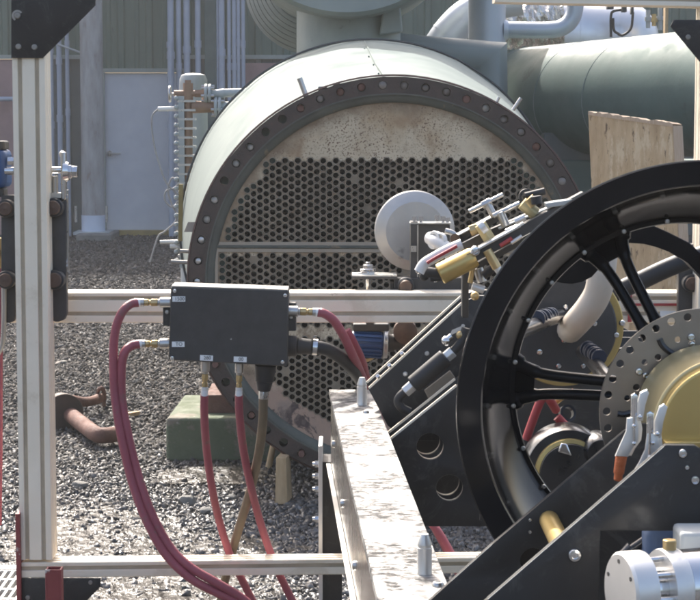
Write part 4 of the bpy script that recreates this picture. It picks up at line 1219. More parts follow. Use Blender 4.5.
hose([(263.5, 397, 4.345), (262.5, 425, 4.37), (258.5, 455, 4.41), (250, 492, 4.47), (240, 525, 4.51), (231, 556, 4.53), (224, 585, 4.53), (218, 615, 4.52)], 4.7, "brown_hose", "dull brown hose hanging from the black gland under the box", "brown_hose", None)
hose([(318, 312.3, 4.345), (325, 314, 4.345), (334, 321, 4.35), (343.5, 336, 4.37), (352, 354, 4.40), (361, 374, 4.50), (371, 400, 4.62), (390, 450, 4.66), (415, 500, 4.62), (438, 532, 4.56), (452, 556, 4.53), (468, 585, 4.5)], 4.6, "red_hose", "red hose from the box's right fitting, curving down behind the steel rail")
hose([(347, 330, 4.47), (355, 344, 4.48), (363, 362, 4.52), (369, 385, 4.64), (384, 430, 4.72), (412, 490, 4.68), (430, 521, 4.60), (444, 546, 4.57), (456, 570, 4.55), (470, 600, 4.52)], 3.6, "red_hose", "thinner red hose running just behind the one from the box's right fitting")
hose([(312, 347, 4.345), (325, 349, 4.36), (340, 357, 4.40), (353, 370, 4.46), (363, 385, 4.58), (371, 405, 4.70), (380, 440, 4.76)], 6.8, "black_rubber", "thick black hose clamped to the right side of the black box", "black_hose", None)

# ================================================================== stuff on the crossbeam
bmz = thing("blue_motor", "small blue finned motor with a steel ring below the crossbeam", "motor", at(375, 357, 4.9))
Yb = 4.86
def Bq(u, v): return at(u, v, Yb)
mb = MB(); prof = []
c0, c1 = Bq(352, 343), Bq(383, 344.5); L_ = (c1 - c0).length
mb.lathe([(1e-4, 0), (S(12.2, Yb), 0), (S(12.8, Yb), .004), (S(12.8, Yb), L_ - .004), (S(12.2, Yb), L_), (1e-4, L_)], c0, c1 - c0, 40); mo = mb.build("housing", M["blue"], bmz, smooth=30)
mb = MB()
for k in range(18):
    an = 2 * math.pi * k / 18
    o_ = Vector((0, math.cos(an), math.sin(an)))
    mb.bar(c0.lerp(c1, .12) + o_ * S(13, Yb), c0.lerp(c1, .95) + o_ * S(13, Yb), .005, .007, up=o_)
mb.build("cooling_fins", M["blue"], mo)
mb = MB(); mb.cyl(Bq(383.5, 343), Bq(388, 343.2), S(15.5, Yb), n=40); mb.build("steel_ring", M["steel"], bmz, bevel=.002)
mb = MB(); mb.cyl(Bq(388, 343), Bq(394, 343), S(9, Yb), n=24); mb.cyl(Bq(394, 343.5), Bq(440, 345), S(6.5, Yb), n=24); mb.build("drive_tube", M["black_cable"], bmz)
mb = MB(); mb.pbox(353, 324, 389, 331.5, Yb - .02, .05); mb.pbox(366, 318, 374, 326, Yb - .02, .04); mb.build("hanger", M["black_box"], bmz, bevel=.003)
mb = MB(); mb.lathe([(S(12, Yb), 0), (S(12, Yb), -.03), (S(9, Yb), -.035), (1e-4, -.036)], at(405, 331, Yb), (0, 1, 0), 30); mb.build("end_cap", M["rust_knob"], bmz)
mb = MB(); mb.tube([Bq(353, 350), Bq(357, 358), Bq(366, 360), Bq(374, 356)], S(2.4, Yb), n=10); mb.build("brass_pipe", M["brass"], bmz)
# hand-wheel sized aluminium disc on its mount
dm = thing("aluminium_disc", "dished bare aluminium disc on a black bracket above the crossbeam", "disc", at(413, 291, 4.6))
Yd = 4.78
c = at(414.5, 230.5, Yd)
mb = MB(); mb.lathe([(1e-4, -.030), (S(29.6, Yd), -.030), (S(30.2, Yd), -.0293), (S(39.4, Yd), -.011), (S(40, Yd), -.009), (S(40, Yd), .006), (S(36, Yd), .01), (1e-4, .01)], c, Vector((-.06, 1, .02)), 80)
mb.build("dished_plate", M["alu_disc"], dm, smooth=14)
Yk = 4.62
mb = MB(); mb.pbox(410.5, 222, 418, 278, Yk, .07); mb.pbox(418, 224, 450, 278, Yk + .01, .05); mb.build("mount_block", M["black_box"], dm, bevel=.0015)
mb = MB(); mb.pbox(411, 246, 416.5, 252, Yk - .004, .01); mb.pbox(410, 222.8, 451, 224, Yk - .003, .06); mb.pbox(417.2, 225, 418.4, 277, Yk - .002, .01); mb.build("mount_trim", M["steel"], dm)
for (u, v) in ((414.5, 218.5), (421, 218.5), (437, 217.5), (443, 218.5), (447.5, 220)):
    mb = MB(); mb.cyl(at(u, v + 4, Yk + .02), at(u, v, Yk + .02), S(1.6, Yk), n=10); mb.cyl(at(u, v + 1.5, Yk + .02), at(u, v - 2.5, Yk + .02), S(2.9, Yk), n=6); mb.build("mount_screw", M["chrome"], dm)
mb = MB(); mb.pbox(352, 276.6, 397, 279.4, Yk - .02, .09); mb.pbox(394, 278, 470, 291.2, Yk - .01, .06); mb.pbox(390, 281, 394, 291.2, Yk, .05); mb.build("base_bar", M["black_box"], dm, bevel=.0015)
mb = MB(); mb.pbox(352, 275.4, 397, 276.6, Yk - .02, .09); mb.build("bar_edge", M["steel"], dm)
mb = MB(); q = at(405.5, 285.5, Yk - .01)
mb.lathe([(S(8.6, Yk), 0), (S(8.6, Yk), -.022), (S(7, Yk), -.026), (S(6.4, Yk), -.02)], q, (0, 1, 0), 28); kn = mb.build("knob", M["black_rubber"], dm)
mb = MB(); mb.lathe([(S(6.5, Yk), 0), (S(6.5, Yk), -.028), (S(5.5, Yk), -.031), (1e-4, -.031)], q, (0, 1, 0), 28); mb.build("knob_face", M["rust_knob"], kn)
mb = MB(); mb.cyl(at(368, 292, Yk + .02), at(368, 262, Yk + .02), S(2.4, Yk), n=14); mb.cyl(at(368, 276, Yk + .02), at(368, 271, Yk + .02), S(7.6, Yk), n=6); mb.cyl(at(368, 271, Yk + .02), at(368, 268.6, Yk + .02), S(8.3, Yk), n=24)
mb.cyl(at(368, 268.6, Yk + .02), at(368, 264.5, Yk + .02), S(5.6, Yk), n=6); mb.build("stud_nut", M["chrome"], dm, bevel=.001)
for (u, r_) in ((360, 3), (395, 2.6)):
    mb = MB(); mb.cyl(at(u, 277, Yk + .02), at(u, 273.4, Yk + .02), S(r_, Yk), n=10); mb.build("bar_bolt", M["chrome"], dm)
# white elbow on the mount
we = thing("pipe_elbow", "pale pipe elbow with a flange ring in front of the black disc bracket", "pipe fitting", at(432, 250, 4.55))
Ye = 4.52
mb = MB(); mb.lathe([(S(6, Ye), 0), (S(9.2, Ye), 0), (S(9.2, Ye), .012), (S(6, Ye), .012)], at(433, 240, Ye), Vector((.75, .6, -.1)), 30, closed=True); mb.lathe([(S(6, Ye), .014), (S(8.4, Ye), .014), (S(8.4, Ye), .024), (S(6, Ye), .024)], at(434, 240.5, Ye - .02), Vector((.75, .6, -.1)), 30, closed=True); mb.build("flange_ring", M["satin_alu"], we, bevel=.001)
mb = MB(); mb.tube([at(430, 238, Ye + .03), at(437, 242, Ye), at(446, 248, Ye - .02), at(452, 257, Ye - .04)], S(6.6, Ye), n=20); mb.build("elbow_tube", M["white_plastic"], we)
mb = MB(); mb.tube([at(445, 231, Ye), at(452, 233, Ye), at(458, 238, Ye)], S(3, Ye), n=12); mb.build("side_spout", M["steel"], we)

# ================================================================== machined steel rail
ZR = 1.6 - .632
def RZ(u, v, z=ZR): return on_z(u, v, z)
n0, n1_ = RZ(329, 389.5), RZ(371.5, 389.5)
m0, m1_ = RZ(378, 600), RZ(454, 600)
def ext(a, b_, t): return a + (b_ - a) * t
mL, mR = ext(n0, m0, 1.22), ext(n1_, m1_, 1.22)
# make both edges share one direction
sr = thing("steel_rail", "scuffed bare steel rail with two upright pins running towards the viewer", "rail", (n0.x, n0.y, .6))
dz = Vector((0, 0, -.014))
mb = MB(); mb.hexa([mL + dz, mR + dz, mR, mL], [n0 + dz, n1_ + dz, n1_, n0]); mb.build("top_plate", M["machined"], sr, bevel=.0012)
ins = lambda p, q, k: p + (q - p).normalized() * k
dz2 = Vector((0, 0, -.19))
a0, a1 = ins(n0, n1_, .004), ins(mL, mR, .004)
thk = Vector((.012, 0, 0)); dd = Vector((0, 0, -.0145))
mb = MB(); mb.hexa([a1 + dz2, a1 + dz2 + thk, a1 + dd + thk, a1 + dd], [a0 + dz2, a0 + dz2 + thk, a0 + dd + thk, a0 + dd]); mb.build("side_plate", M["side_steel"], sr, bevel=.001)
b0, b1 = ins(n1_, n0, .016), ins(mR, mL, .016)
mb = MB(); mb.hexa([b1 + dz2, b1 + dz2 + thk, b1 + dd + thk, b1 + dd], [b0 + dz2, b0 + dz2 + thk, b0 + dd + thk, b0 + dd]); mb.build("side_plate", M["side_steel"], sr, bevel=.001)
mb = MB(); mb.hexa([n0 + dz2 + Vector((.016, .002, 0)), n1_ + dz2 + Vector((-.016, .002, 0)), n1_ + dd + Vector((-.016, .002, 0)), n0 + dd + Vector((.016, .002, 0))],
                   [n0 + dz2 + Vector((.016, .012, 0)), n1_ + dz2 + Vector((-.016, .012, 0)), n1_ + dd + Vector((-.016, .012, 0)), n0 + dd + Vector((.016, .012, 0))]); mb.build("end_plate", M["side_steel"], sr)
mb = MB()
st0, st1 = a0 + Vector((-.010, -.02, -.17)), a1 + Vector((-.010, 0, -.17))
mb.hexa([st1, st1 + Vector((.009, 0, 0)), st1 + Vector((.009, 0, .003)), st1 + Vector((0, 0, .003))], [st0, st0 + Vector((.009, 0, 0)), st0 + Vector((.009, 0, .003)), st0 + Vector((0, 0, .003))]); mb.build("edge_lip", M["satin_alu"], sr)
for t in (.10, .30, .52):
    mb = MB(); mb.bolt(a0.lerp(a1, t) + Vector((-.0005, 0, -.085 if t < .2 else -.12)), (-1, 0, 0), .008)
    mb.build("side_bolt", M["steel"], sr)
def pin(u, v, r, h, base_r):
    p = RZ(u, v); mb = MB()
    mb.lathe([(base_r, 0), (base_r, .002), (r, .0025), (r, h * .66), (r * .93, h * .67), (r * .93, h * .72), (r, h * .73), (r, h * .76), (r * .52, h), (1e-4, h)], p, (0, 0, 1), 32)
    mb.build("locating_pin", M["satin_alu"], sr, smooth=25)
pin(362, 405, .0110, .060, .0112); pin(424.5, 574, .0102, .0555, .0104)
for (u, v, r_) in ((438, 586, .0085), (366, 413, .007)):
    mb = MB(); mb.bolt(RZ(u, v), (0, 0, 1), r_); mb.build("rail_screw", M["steel"], sr)
# end leg with bolts
lg_ = thing("rail_leg", "dark upright leg plate with bolts at the far end of the steel rail", "leg plate", at(325, 640, 4.6))
Yl = 4.62
mb = MB(); mb.pbox(322.5, 462, 342, 720, Yl, .11); mb.build("leg_channel", M["black_plate"], lg_, bevel=.002)
mb = MB(); mb.pbox(318.8, 446, 322.3, 720, Yl - .03, .14); mb.build("leg_flange", M["satin_alu"], lg_, bevel=.001)
for v in (464, 476, 489, 519):
    mb = MB(); p = at(318.8, v, Yl + .03)
    mb.cyl(p, p + Vector((-S(4.0, Yl), 0, 0)), S(3.6, Yl), n=6); mb.cyl(p + Vector((-S(4.0, Yl), 0, 0)), p + Vector((-S(6.5, Yl), 0, 0)), S(2.1, Yl), n=12); mb.build("leg_bolt", M["chrome"], lg_)

# ================================================================== slanted black plates
ar = thing("slanted_bracket", "pairs of slanted black plates with bright cut edges between rail and wheel", "bracket", at(470, 526, 4.05))
A_out = [(369, 389), (463, 303), (477, 296), (560, 296), (645, 345), (645, 440), (405, 440), (388, 425)]
B_out = [(389, 441), (456.5, 386.5), (520, 338), (660, 338), (660, 526), (389, 526)]
AH = []
def shift(poly, du, dv): return [(u + du, v + dv) for u, v in poly]
plate("upper_plate", A_out, AH, 4.12, .007, M["black_plate"], ar, bev=.0012)
plate("upper_plate", shift(A_out, -2.0, -5.5), AH, 4.20, .007, M["black_plate"], ar, bev=.0012)
BHs = [(430, 446.5, 14.2), (449.5, 488, 14.2)]
plate("lower_plate", B_out, BHs, 3.92, .008, M["black_plate"], ar, bev=.0012)
plate("lower_plate", shift(B_out, -1.5, -6.5), [(426.5, 441.5, 14.2), (446, 482.5, 14.2)], 4.00, .008, M["black_plate"], ar, bev=.0012)
for (u, v, r_, Yh_, th_) in ((430, 446.5, 14.2, 3.92, .008), (449.5, 488, 14.2, 3.92, .008), (426.5, 441.5, 14.2, 4.00, .008), (446, 482.5, 14.2, 4.00, .008)):
    mb = MB(); rr6 = S(r_, Yh_) - .0006; mb.lathe([(rr6 + .0003, .0006), (rr6 - .0004, .0006), (rr6 - .0004, .020), (rr6 + .0003, .020)], at(u, v, Yh_), (0, 1, 0), 48, closed=True); mb.build("hole_edge", M["alu"], ar, smooth=30)  # pale ring added so each hole's raw lower wall shows a sunlit crescent
plate("hole_backing", [(395, 425), (480, 425), (480, 515), (395, 515)], [], 4.30, .006, M["black_plate"], ar)  # black sheet added behind the holes so they look dark
# raw upper edges of the plates, pale strips put their sunlit brightness into colour
def edge_strip(p0, p1, Y, w=.0042):
    mb = MB(); a_, b_ = at(*p0, Y), at(*p1, Y)
    mb.bar(a_ + Vector((0, .0035, .0008)), b_ + Vector((0, .0035, .0008)), .0074, w, up=(0, 0, 1))
    mb.build("cut_edge", M["alu"], ar)
edge_strip((369, 388.6), (463, 302.6), 4.12); edge_strip((367, 383), (461, 297), 4.20)
edge_strip((389.5, 440.2), (456.5, 386), 3.92); edge_strip((388, 433.5), (455, 379.5), 4.00)
for (u, v) in ((389.5, 367.5), (402, 355.5), (378, 378.5)):
    mb = MB(); mb.bolt(at(u, v - 2, 4.12), (-.3, -.7, .6), S(2.3, 4.1)); mb.build("edge_bolt", M["chrome"], ar)
for (u, v, r) in ((427, 353.5, 2.4), (405.3, 374, 2.5), (463, 326, 2)):
    mb = MB(); mb.bolt(at(u, v, 4.12), FRONT, S(r, 4.1)); mb.build("plate_bolt", M["satin_alu"], ar)
# strut on the plate
ss = thing("gas_strut", "black cylinder strut with silver nuts fixed on the slanted plate", "strut", at(428, 395, 4.05))
Yz = 4.04
def Z(u, v): return at(u, v, Yz)
mb = MB(); mb.cyl(Z(413, 385), Z(446, 357), S(9.2, Yz), n=32); mb.build("strut_body", M["black_rubber"], ss, bevel=.003, seg=3)
mb = MB(); mb.cyl(Z(405, 392.2), Z(413, 385.2), S(6.3, Yz), n=6); mb.build("strut_nut", M["satin_alu"], ss, bevel=.0015)
mb = MB(); mb.cyl(Z(446, 357.5), Z(453, 351.5), S(6.3, Yz), n=6); mb.build("strut_nut", M["satin_alu"], ss, bevel=.0015)
mb = MB(); mb.tube([Z(406, 391), Z(400, 396.5), Z(398, 402), Z(402, 408), Z(410, 412)], S(4.5, Yz), n=14); mb.build("strut_line", M["black_rubber"], ss)
mb = MB(); mb.tube([Z(452, 352), Z(458, 346), Z(463, 338), Z(466, 328)], S(4.5, Yz), n=14); mb.build("strut_line", M["black_rubber"], ss)
mb = MB(); mb.ball(Z(446, 341), S(5, Yz), 14); mb.cyl(Z(446, 341), Z(452, 336), S(3.4, Yz), n=12); mb.build("ball_joint", M["chrome"], ss)
mb = MB(); mb.hexa([Z(449, 336), Z(462, 330), Z(464, 325), Z(452, 330)], [at(449, 336, Yz + .03), at(462, 330, Yz + .03), at(464, 325, Yz + .03), at(452, 330, Yz + .03)]); mb.build("joint_cover", M["satin_alu"], ss)
mb = MB(); mb.ball(Z(460, 335), S(4.5, Yz), 12); mb.build("brass_ball", M["brass"], ss)
mb = MB(); mb.hexa([at(424, 390, 4.09), at(430, 402, 4.09), at(457, 380, 4.09), at(450, 370, 4.09)], [at(424, 390, 4.11), at(430, 402, 4.11), at(457, 380, 4.11), at(450, 370, 4.11)])
tag(mb.build("tan_pad", M["tan"], bevel=.002), "small tan pad under the black strut on the slanted plate", "pad")

# ================================================================== linkage above the wheel
lk = thing("linkage", "cluster of black arms, gold cylinder and silver clamps above the wheel's left", "linkage", at(480, 300, 3.3))
Yn = 3.3
def K(u, v, dy=0): return at(u, v, Yn + dy)
ax_ = (K(477, 256) - K(441, 274)).normalized()
mb = MB(); mb.lathe([(1e-4, 0), (S(9.5, Yn), 0), (S(10.8, Yn), .002), (S(10.8, Yn), .004)] + [(S(10.8, Yn), .06), (S(9.5, Yn), .066), (1e-4, .066)], K(439.5, 274.5), ax_, 36)
mb.build("gold_cylinder", M["gold"], lk, smooth=30)
mb = MB(); mb.tube([K(419, 272, -.03), K(424, 264, -.03), K(434, 257.5, -.03), K(448, 250, -.03), K(462, 244, -.03)], S(5.4, Yn), n=16); mb.build("white_line", M["white_plastic"], lk)
mb = MB(); mb.tube([K(427, 263, -.043), K(436, 257.5, -.043), K(448, 251, -.043), K(457, 246, -.043)], S(1.7, Yn), n=10); mb.build("red_line", M["red_plain"], lk)
mb = MB(); mb.cyl(K(424, 272), K(440, 274), S(5.5, Yn), n=18); mb.cyl(K(430, 278), K(441, 277), S(4, Yn), n=12); mb.ball(K(424, 276), S(5, Yn), 12); mb.build("cylinder_plug", M["black_rubber"], lk)
mb = MB(); mb.cyl(K(432, 268), K(436, 282), S(2, Yn), n=10); mb.ball(K(419, 270, -.01), S(4, Yn), 12); mb.build("plug_pin", M["chrome"], lk)
def arm(p0, p1, w, dy=0, name="arm", m="black_box", d=.03):
    mb = MB(); a_, b_ = K(*p0, dy), K(*p1, dy)
    mb.bar(a_, b_, d, S(w, Yn), up=UP); return mb.build(name, M[m], lk, bevel=.0015)
arm((468, 259), (585, 196), 11, 0)
arm((470, 252.5), (520, 225), 2.6, -.005, "arm_edge", "satin_alu", .034)
arm((455, 240), (505, 213), 7.5, .09)
arm((455, 236.2), (492, 216.2), 1.8, .085, "arm_edge", "satin_alu", .034)
arm((500, 240), (575, 200), 7, .09)
arm((498, 228.5), (560, 203), 2.2, .08, "arm_edge", "grey_paint", .03)
arm((545, 205), (580, 200), 5, .0, "arm_end", "grey_paint", .04)
arm((476, 266), (572, 212), 6.5, .05)
arm((461, 249), (486, 236), 11, .06)
arm((492, 233), (540, 212), 9, .10)
mb = MB(); mb.bolt(K(475.5, 251, -.016), FRONT, S(5.4, Yn)); mb.build("pivot_bolt", M["chrome"], lk)
mb = MB(); mb.cyl(K(455, 238.5, .07), K(455, 238.5, .055), S(5, Yn), n=18); mb.build("pivot_boss", M["rust_knob"], lk)
def rod(p0, p1, r, m, name, dy=0, n=14, r1=None):
    mb = MB(); mb.cyl(K(*p0, dy), K(*p1, dy), S(r, Yn), S(r1, Yn) if r1 else None, n=n); return mb.build(name, M[m], lk, bevel=.0006)
rod((469, 211.5), (503, 194.5), 2.2, "steel", "tee_handle", .05)
rod((487, 203), (494, 216), 3.8, "steel", "tee_stem", .05)
rod((482, 205.5), (491, 200.8), 4.2, "steel", "tee_hub", .05, 6)
rod((493, 216), (520, 203.5), 2.8, "steel", "tee_handle", .03)
rod((500, 212), (506, 226), 4.4, "steel", "tee_stem", .03)
rod((506, 232), (524, 224), 3.0, "satin_alu", "spindle", -.01)
rod((470, 231), (484, 226), 6, "brass", "brass_union", .03, 6)
rod((480, 224), (490, 240), 7, "gold_pale", "brass_block", .02, 6)
rod((485, 225), (480, 229), 6.5, "satin_alu", "union_cap", .0)
rod((487, 250), (497, 268), 4.8, "brass", "brass_plunger", -.02)
rod((495, 265), (500, 272), 4.0, "satin_alu", "plunger_tip", -.02)
rod((522, 203), (536, 214), 6.6, "gold_pale", "brass_sleeve", .02)
rod((527, 199), (533, 206), 7.4, "brass", "sleeve_ring", .02)
rod((525, 196), (545, 191), 3.6, "black_rubber", "dark_lever", .03)
mb = MB(); mb.lathe([(S(5, Yn), 0), (S(7.5, Yn), 0), (S(7.5, Yn), .01), (S(5, Yn), .01)], K(526, 196, .05), FRONT, 24, closed=True, a0=.2, a1=4.4); mb.build("hook", M["black_box"], lk)
rod((536, 196), (537, 204), 5.5, "black_rubber", "black_knob", .0)
rod((515, 222), (525, 217), 3.6, "satin_alu", "small_union", -.02, 6)
rod((500, 246), (512, 238), 2.2, "red_plain", "red_tube", -.02)
rod((511, 243), (522, 236), 2.0, "satin_alu", "small_pin", -.02)
mb = MB(); mb.pbox(462, 268, 469, 318, Yn + .1, .03); mb.build("drop_link", M["black_box"], lk, bevel=.002)
rod((478, 268), (482, 282), 5, "steel", "link_joint", .04); rod((470, 283), (474, 262), 2.6, "brass", "brass_stem", .03)
mb = MB(); mb.ball(K(475, 296, .04), S(4.6, Yn), 14); mb.build("brass_knob", M["brass"], lk)
rod((483, 276), (494, 268), 4.4, "black_rubber", "link_socket", .02); rod((472, 286), (484, 290), 4, "satin_alu", "link_joint", .03)

# ================================================================== wheel
Yw = 2.3
cw = at(705, 409, Yw)
PXW = Yw / F
wh = thing("wheel", "big glossy black wheel rim with drilled brake disc at the right", "wheel", (cw.x, Yw, cw.z - 250 * PXW))
RO = 251 * PXW
def rev(prof, name, m, parent, n=160, smooth=32, closed=True):
    mb = MB(); mb.lathe(prof, (cw.x, Yw, cw.z), (0, 1, 0), n, closed=closed); return mb.build(name, M[m], parent, smooth=smooth)
rim = rev([(RO - .0015, 0), (RO, .002), (RO, .010), (RO - .008, .016), (RO - .016, .05), (RO - .030, .075), (RO - .036, .12), (RO - .036, .205), (.240, .205), (.213, .200), (.2065, .196),
           (.2060, .170), (.2075, .1655), (.2125, .165), (.2150, .162), (.2190, .154), (.2260, .140), (.2350, .118), (.2430, .092), (.2500, .062), (.2550, .036), (.2575, .016), (.2585, .0075), (.2605, .0035), (RO - .006, .0008)], "rim", "black_rim", wh)
mb = MB()
for k in range(24):
    a = 2 * math.pi * k / 24 + .1
    p = Vector((cw.x + .2100 * math.cos(a), Yw + .1650, cw.z + .2100 * math.sin(a)))
    mb = MB(); mb.bolt(p, FRONT, .0030); mb.build("rivet", M["steel"], rim)
rev([(.03, .02), (.062, .02), (.066, .026), (.066, .12), (.058, .15), (.03, .15)], "hub", "black_rim", wh, 64)
# cast double-bar spokes
for k in range(6):
    a = math.radians(178 - 60 * k)
    ca, sa = math.cos(a), math.sin(a)
    def W(r, t, d): return Vector((cw.x + r * ca - t * sa, Yw + d, cw.z + r * sa + t * ca))
    mb = MB()
    for s_ in (-1, 1):
        pts = [W(.050, s_ * .0085, .128), W(.11, s_ * .0095, .150), W(.165, s_ * .012, .166), W(.192, s_ * .018, .176), W(.214, s_ * .030, .186)]
        q0 = len(mb.v)
        mb.tube(pts, [.0082, .0070, .0070, .0085, .0115], n=16, sub=8)
    mb.add([W(.183, -.013, .167), W(.183, .013, .167), W(.211, .028, .188), W(.211, -.028, .188), W(.183, -.013, .174), W(.183, .013, .174), W(.211, .028, .195), W(.211, -.028, .195)],
           [(0, 1, 2, 3), (7, 6, 5, 4), (0, 4, 5, 1), (1, 5, 6, 2), (2, 6, 7, 3), (3, 7, 4, 0)])
    mb.build("spoke", M["black_rim"], wh)
# brake disc, drilled
cd = at(703, 411.5, Yw - .012)
ds = thing  # (parts of the wheel follow)
mb = MB(); RD = 104 * PXW; RI = 60 * PXW; Td = .005
NBH = 36
inner_holes = 0
for k in range(NBH):
    a0, a1 = 2 * math.pi * (k - .5) / NBH, 2 * math.pi * (k + .5) / NBH; am = (a0 + a1) / 2
    for (ra, rb2, rhole, rad_) in ((RD - .0175, RD, RD - .0085, .0047), (RI, RD - .0175, None, None)):
        pol = [(ra * math.cos(a0), ra * math.sin(a0)), (rb2 * math.cos(a0), rb2 * math.sin(a0)), (rb2 * math.cos(am), rb2 * math.sin(am)), (rb2 * math.cos(a1), rb2 * math.sin(a1)), (ra * math.cos(a1), ra * math.sin(a1)), (ra * math.cos(am), ra * math.sin(am))]
        if rhole is None:
            if k % 3 == 1:
                rhole, rad_ = ra + .013, .0042
            elif k % 3 == 2:
                rhole, rad_ = ra + .020, .0036
        W2 = lambda x, z, y: (cd.x + x, cd.y + y, cd.z + z)
        if rhole is None:
            for y in (0, Td):
                mb.add([W2(*q, y) for q in pol], [tuple(range(6))])
        else:
            hc = (rhole * math.cos(am), rhole * math.sin(am)); rr5 = rays(pol, hc, None); n_ = len(rr5)
            vs = []
            for y in (0, Td):
                vs += [W2(q[0], q[1], y) for _, q in rr5] + [W2(hc[0] + rad_ * math.cos(a), hc[1] + rad_ * math.sin(a), y) for a, _ in rr5]
            fs = []
            for i in range(n_):
                j = (i + 1) % n_
                fs += [(i, j, n_ + j, n_ + i), (2 * n_ + i, 3 * n_ + i, 3 * n_ + j, 2 * n_ + j), (n_ + i, n_ + j, 3 * n_ + j, 3 * n_ + i)]
            mb.add(vs, fs)
        if rb2 == RD:
            for (p_, q_) in ((pol[1], pol[2]), (pol[2], pol[3])):
                mb.add([W2(*p_, 0), W2(*q_, 0), W2(*q_, Td), W2(*p_, Td)], [(0, 1, 2, 3)])
bd_ = mb.build("brake_disc", M["disc_steel"], wh, smooth=20)
for deg in (100, 148, 196, 244, 292, 340, 52, 4):
    a = math.radians(deg)
    for q, r in ((.088, .0047), (.079, .004)):
        mb = MB(); mb.bolt((cd.x + q * math.cos(a), cd.y - .0003, cd.z + q * math.sin(a)), FRONT, r); mb.build("disc_bolt", M["chrome"], bd_)
for deg in (118, 178, 238, 298, 358, 58):
    mb = MB()
    a0_ = math.radians(deg)
    pts = [(cd.x + q * math.cos(a0_ + s_), cd.y - .0012, cd.z + q * math.sin(a0_ + s_)) for q, s_ in ((.076, 0), (.084, .05), (.092, .07), (.099, .06))]
    mb.tube(pts, .0036, n=8)
    mb.build("disc_vane", M["black_gloss"], bd_)
# gold drum cover
gd = thing("drum_cover", "gold drum cover over the wheel hub, cut flat along its bottom", "cover", (cd.x, 2.2, at(700, 446, 2.2).z))
def drum(r, y0, y1, name, m, zcut, cx=None, cz=None, bev=.003):
    cx = cd.x if cx is None else cx; cz = cd.z if cz is None else cz
    mb = MB(); pts = []
    a_c = math.asin(max(-1, min(1, (zcut - cz) / r)))
    for k in range(65):
        a = a_c + (math.pi - 2 * a_c) * k / 64
        pts.append((cx + r * math.cos(a), cz + r * math.sin(a)))
    n_ = len(pts)
    mb.add([(x, y0, z) for x, z in pts] + [(x, y1, z) for x, z in pts], [(k, (k + 1) % n_, n_ + (k + 1) % n_, n_ + k) for k in range(n_)] + [tuple(range(n_)), tuple(range(n_, 2 * n_))])
    return mb.build(name, M[m], gd, bevel=bev, seg=3, smooth=30)
zc = at(690, 440, 2.14).z
drum(69 * PXW, 2.15, 2.277, "drum_shell", "gold_pale", zc)
cf = at(728, 428, 2.13)
drum(66 * PXW * .985, 2.128, 2.1495, "front_cover", "gold", zc, cf.x - (cf.x - cd.x) * .55, cd.z)
mb = MB(); a_ = at(664, 446, 2.12); b_ = at(760, 440.5, 2.12); mb.box(((a_.x + b_.x) / 2, 2.17, (a_.z + b_.z) / 2), (b_.x - a_.x, .12, b_.z - a_.z)); mb.build("base_flange", M["gold"], gd, bevel=.001)
# ================================================================== stand plates in front of the wheel
sd = thing("stand_plate", "black angled stand plates with a cut window and round bolts, lower right", "stand", at(600, 640, 2.1))
plate("rear_plate", [(410, 620), (450, 583.5), (494, 544), (625, 432), (640, 425), (720, 425), (720, 620)], [(533, 561, 14)], 2.19, .010, M["black_plate"], sd, bev=.001)
plate("front_plate", [(455, 628), (488.5, 600), (666, 446), (695, 446.5), (699, 449), (702, 455), (760, 500), (760, 530), (599.8, 530.2), (598.5, 564.5), (598, 680), (455, 680)], [], 2.0, .010, M["black_plate"], sd, bev=.001)
def cut(p0, p1, Y, d=.0096, w=.0012):
    mb = MB(); a_, b_ = at(*p0, Y), at(*p1, Y); mb.bar(a_ + Vector((0, .005, 0)), b_ + Vector((0, .005, 0)), d, w, up=UP); mb.build("cut_edge", M["grey_paint"], sd)
cut((452, 581.4), (492.5, 545), 2.19); cut((488, 600), (664, 447.3), 2.0)
for (u, v, r) in ((574.5, 555, 7.6), (682.5, 453.5, 5.0), (687, 467.5, 2.6), (695, 480, 5.0)):
    mb = MB(); mb.bolt(at(u, v, 2.0), FRONT, S(r, 2.0), S(r * .62, 2)); mb.build("plate_bolt", M["chrome"], sd)
for (u, v) in ((690, 430), (530, 532), (690, 360), (530, 520)):
    mb = MB(); mb.bolt(at(u, v, 2.19), FRONT, S(2, 2.2)); mb.build("plate_bolt", M["chrome"], sd) if v > 425 else None
p = at(549, 520, 2.19); mb = MB(); mb.cyl((p.x, 2.012, p.z), (p.x, 2.189, p.z), S(10, 2.19), n=36); mb.build("spacer", M["gold"], sd, bevel=.001)
mb = MB(); p = at(533, 561, 2.19); mb.cyl((p.x, 2.215, p.z), (p.x, 2.26, p.z), S(13, 2.2), n=24); mb.build("hole_bush", M["black_gloss"], sd)
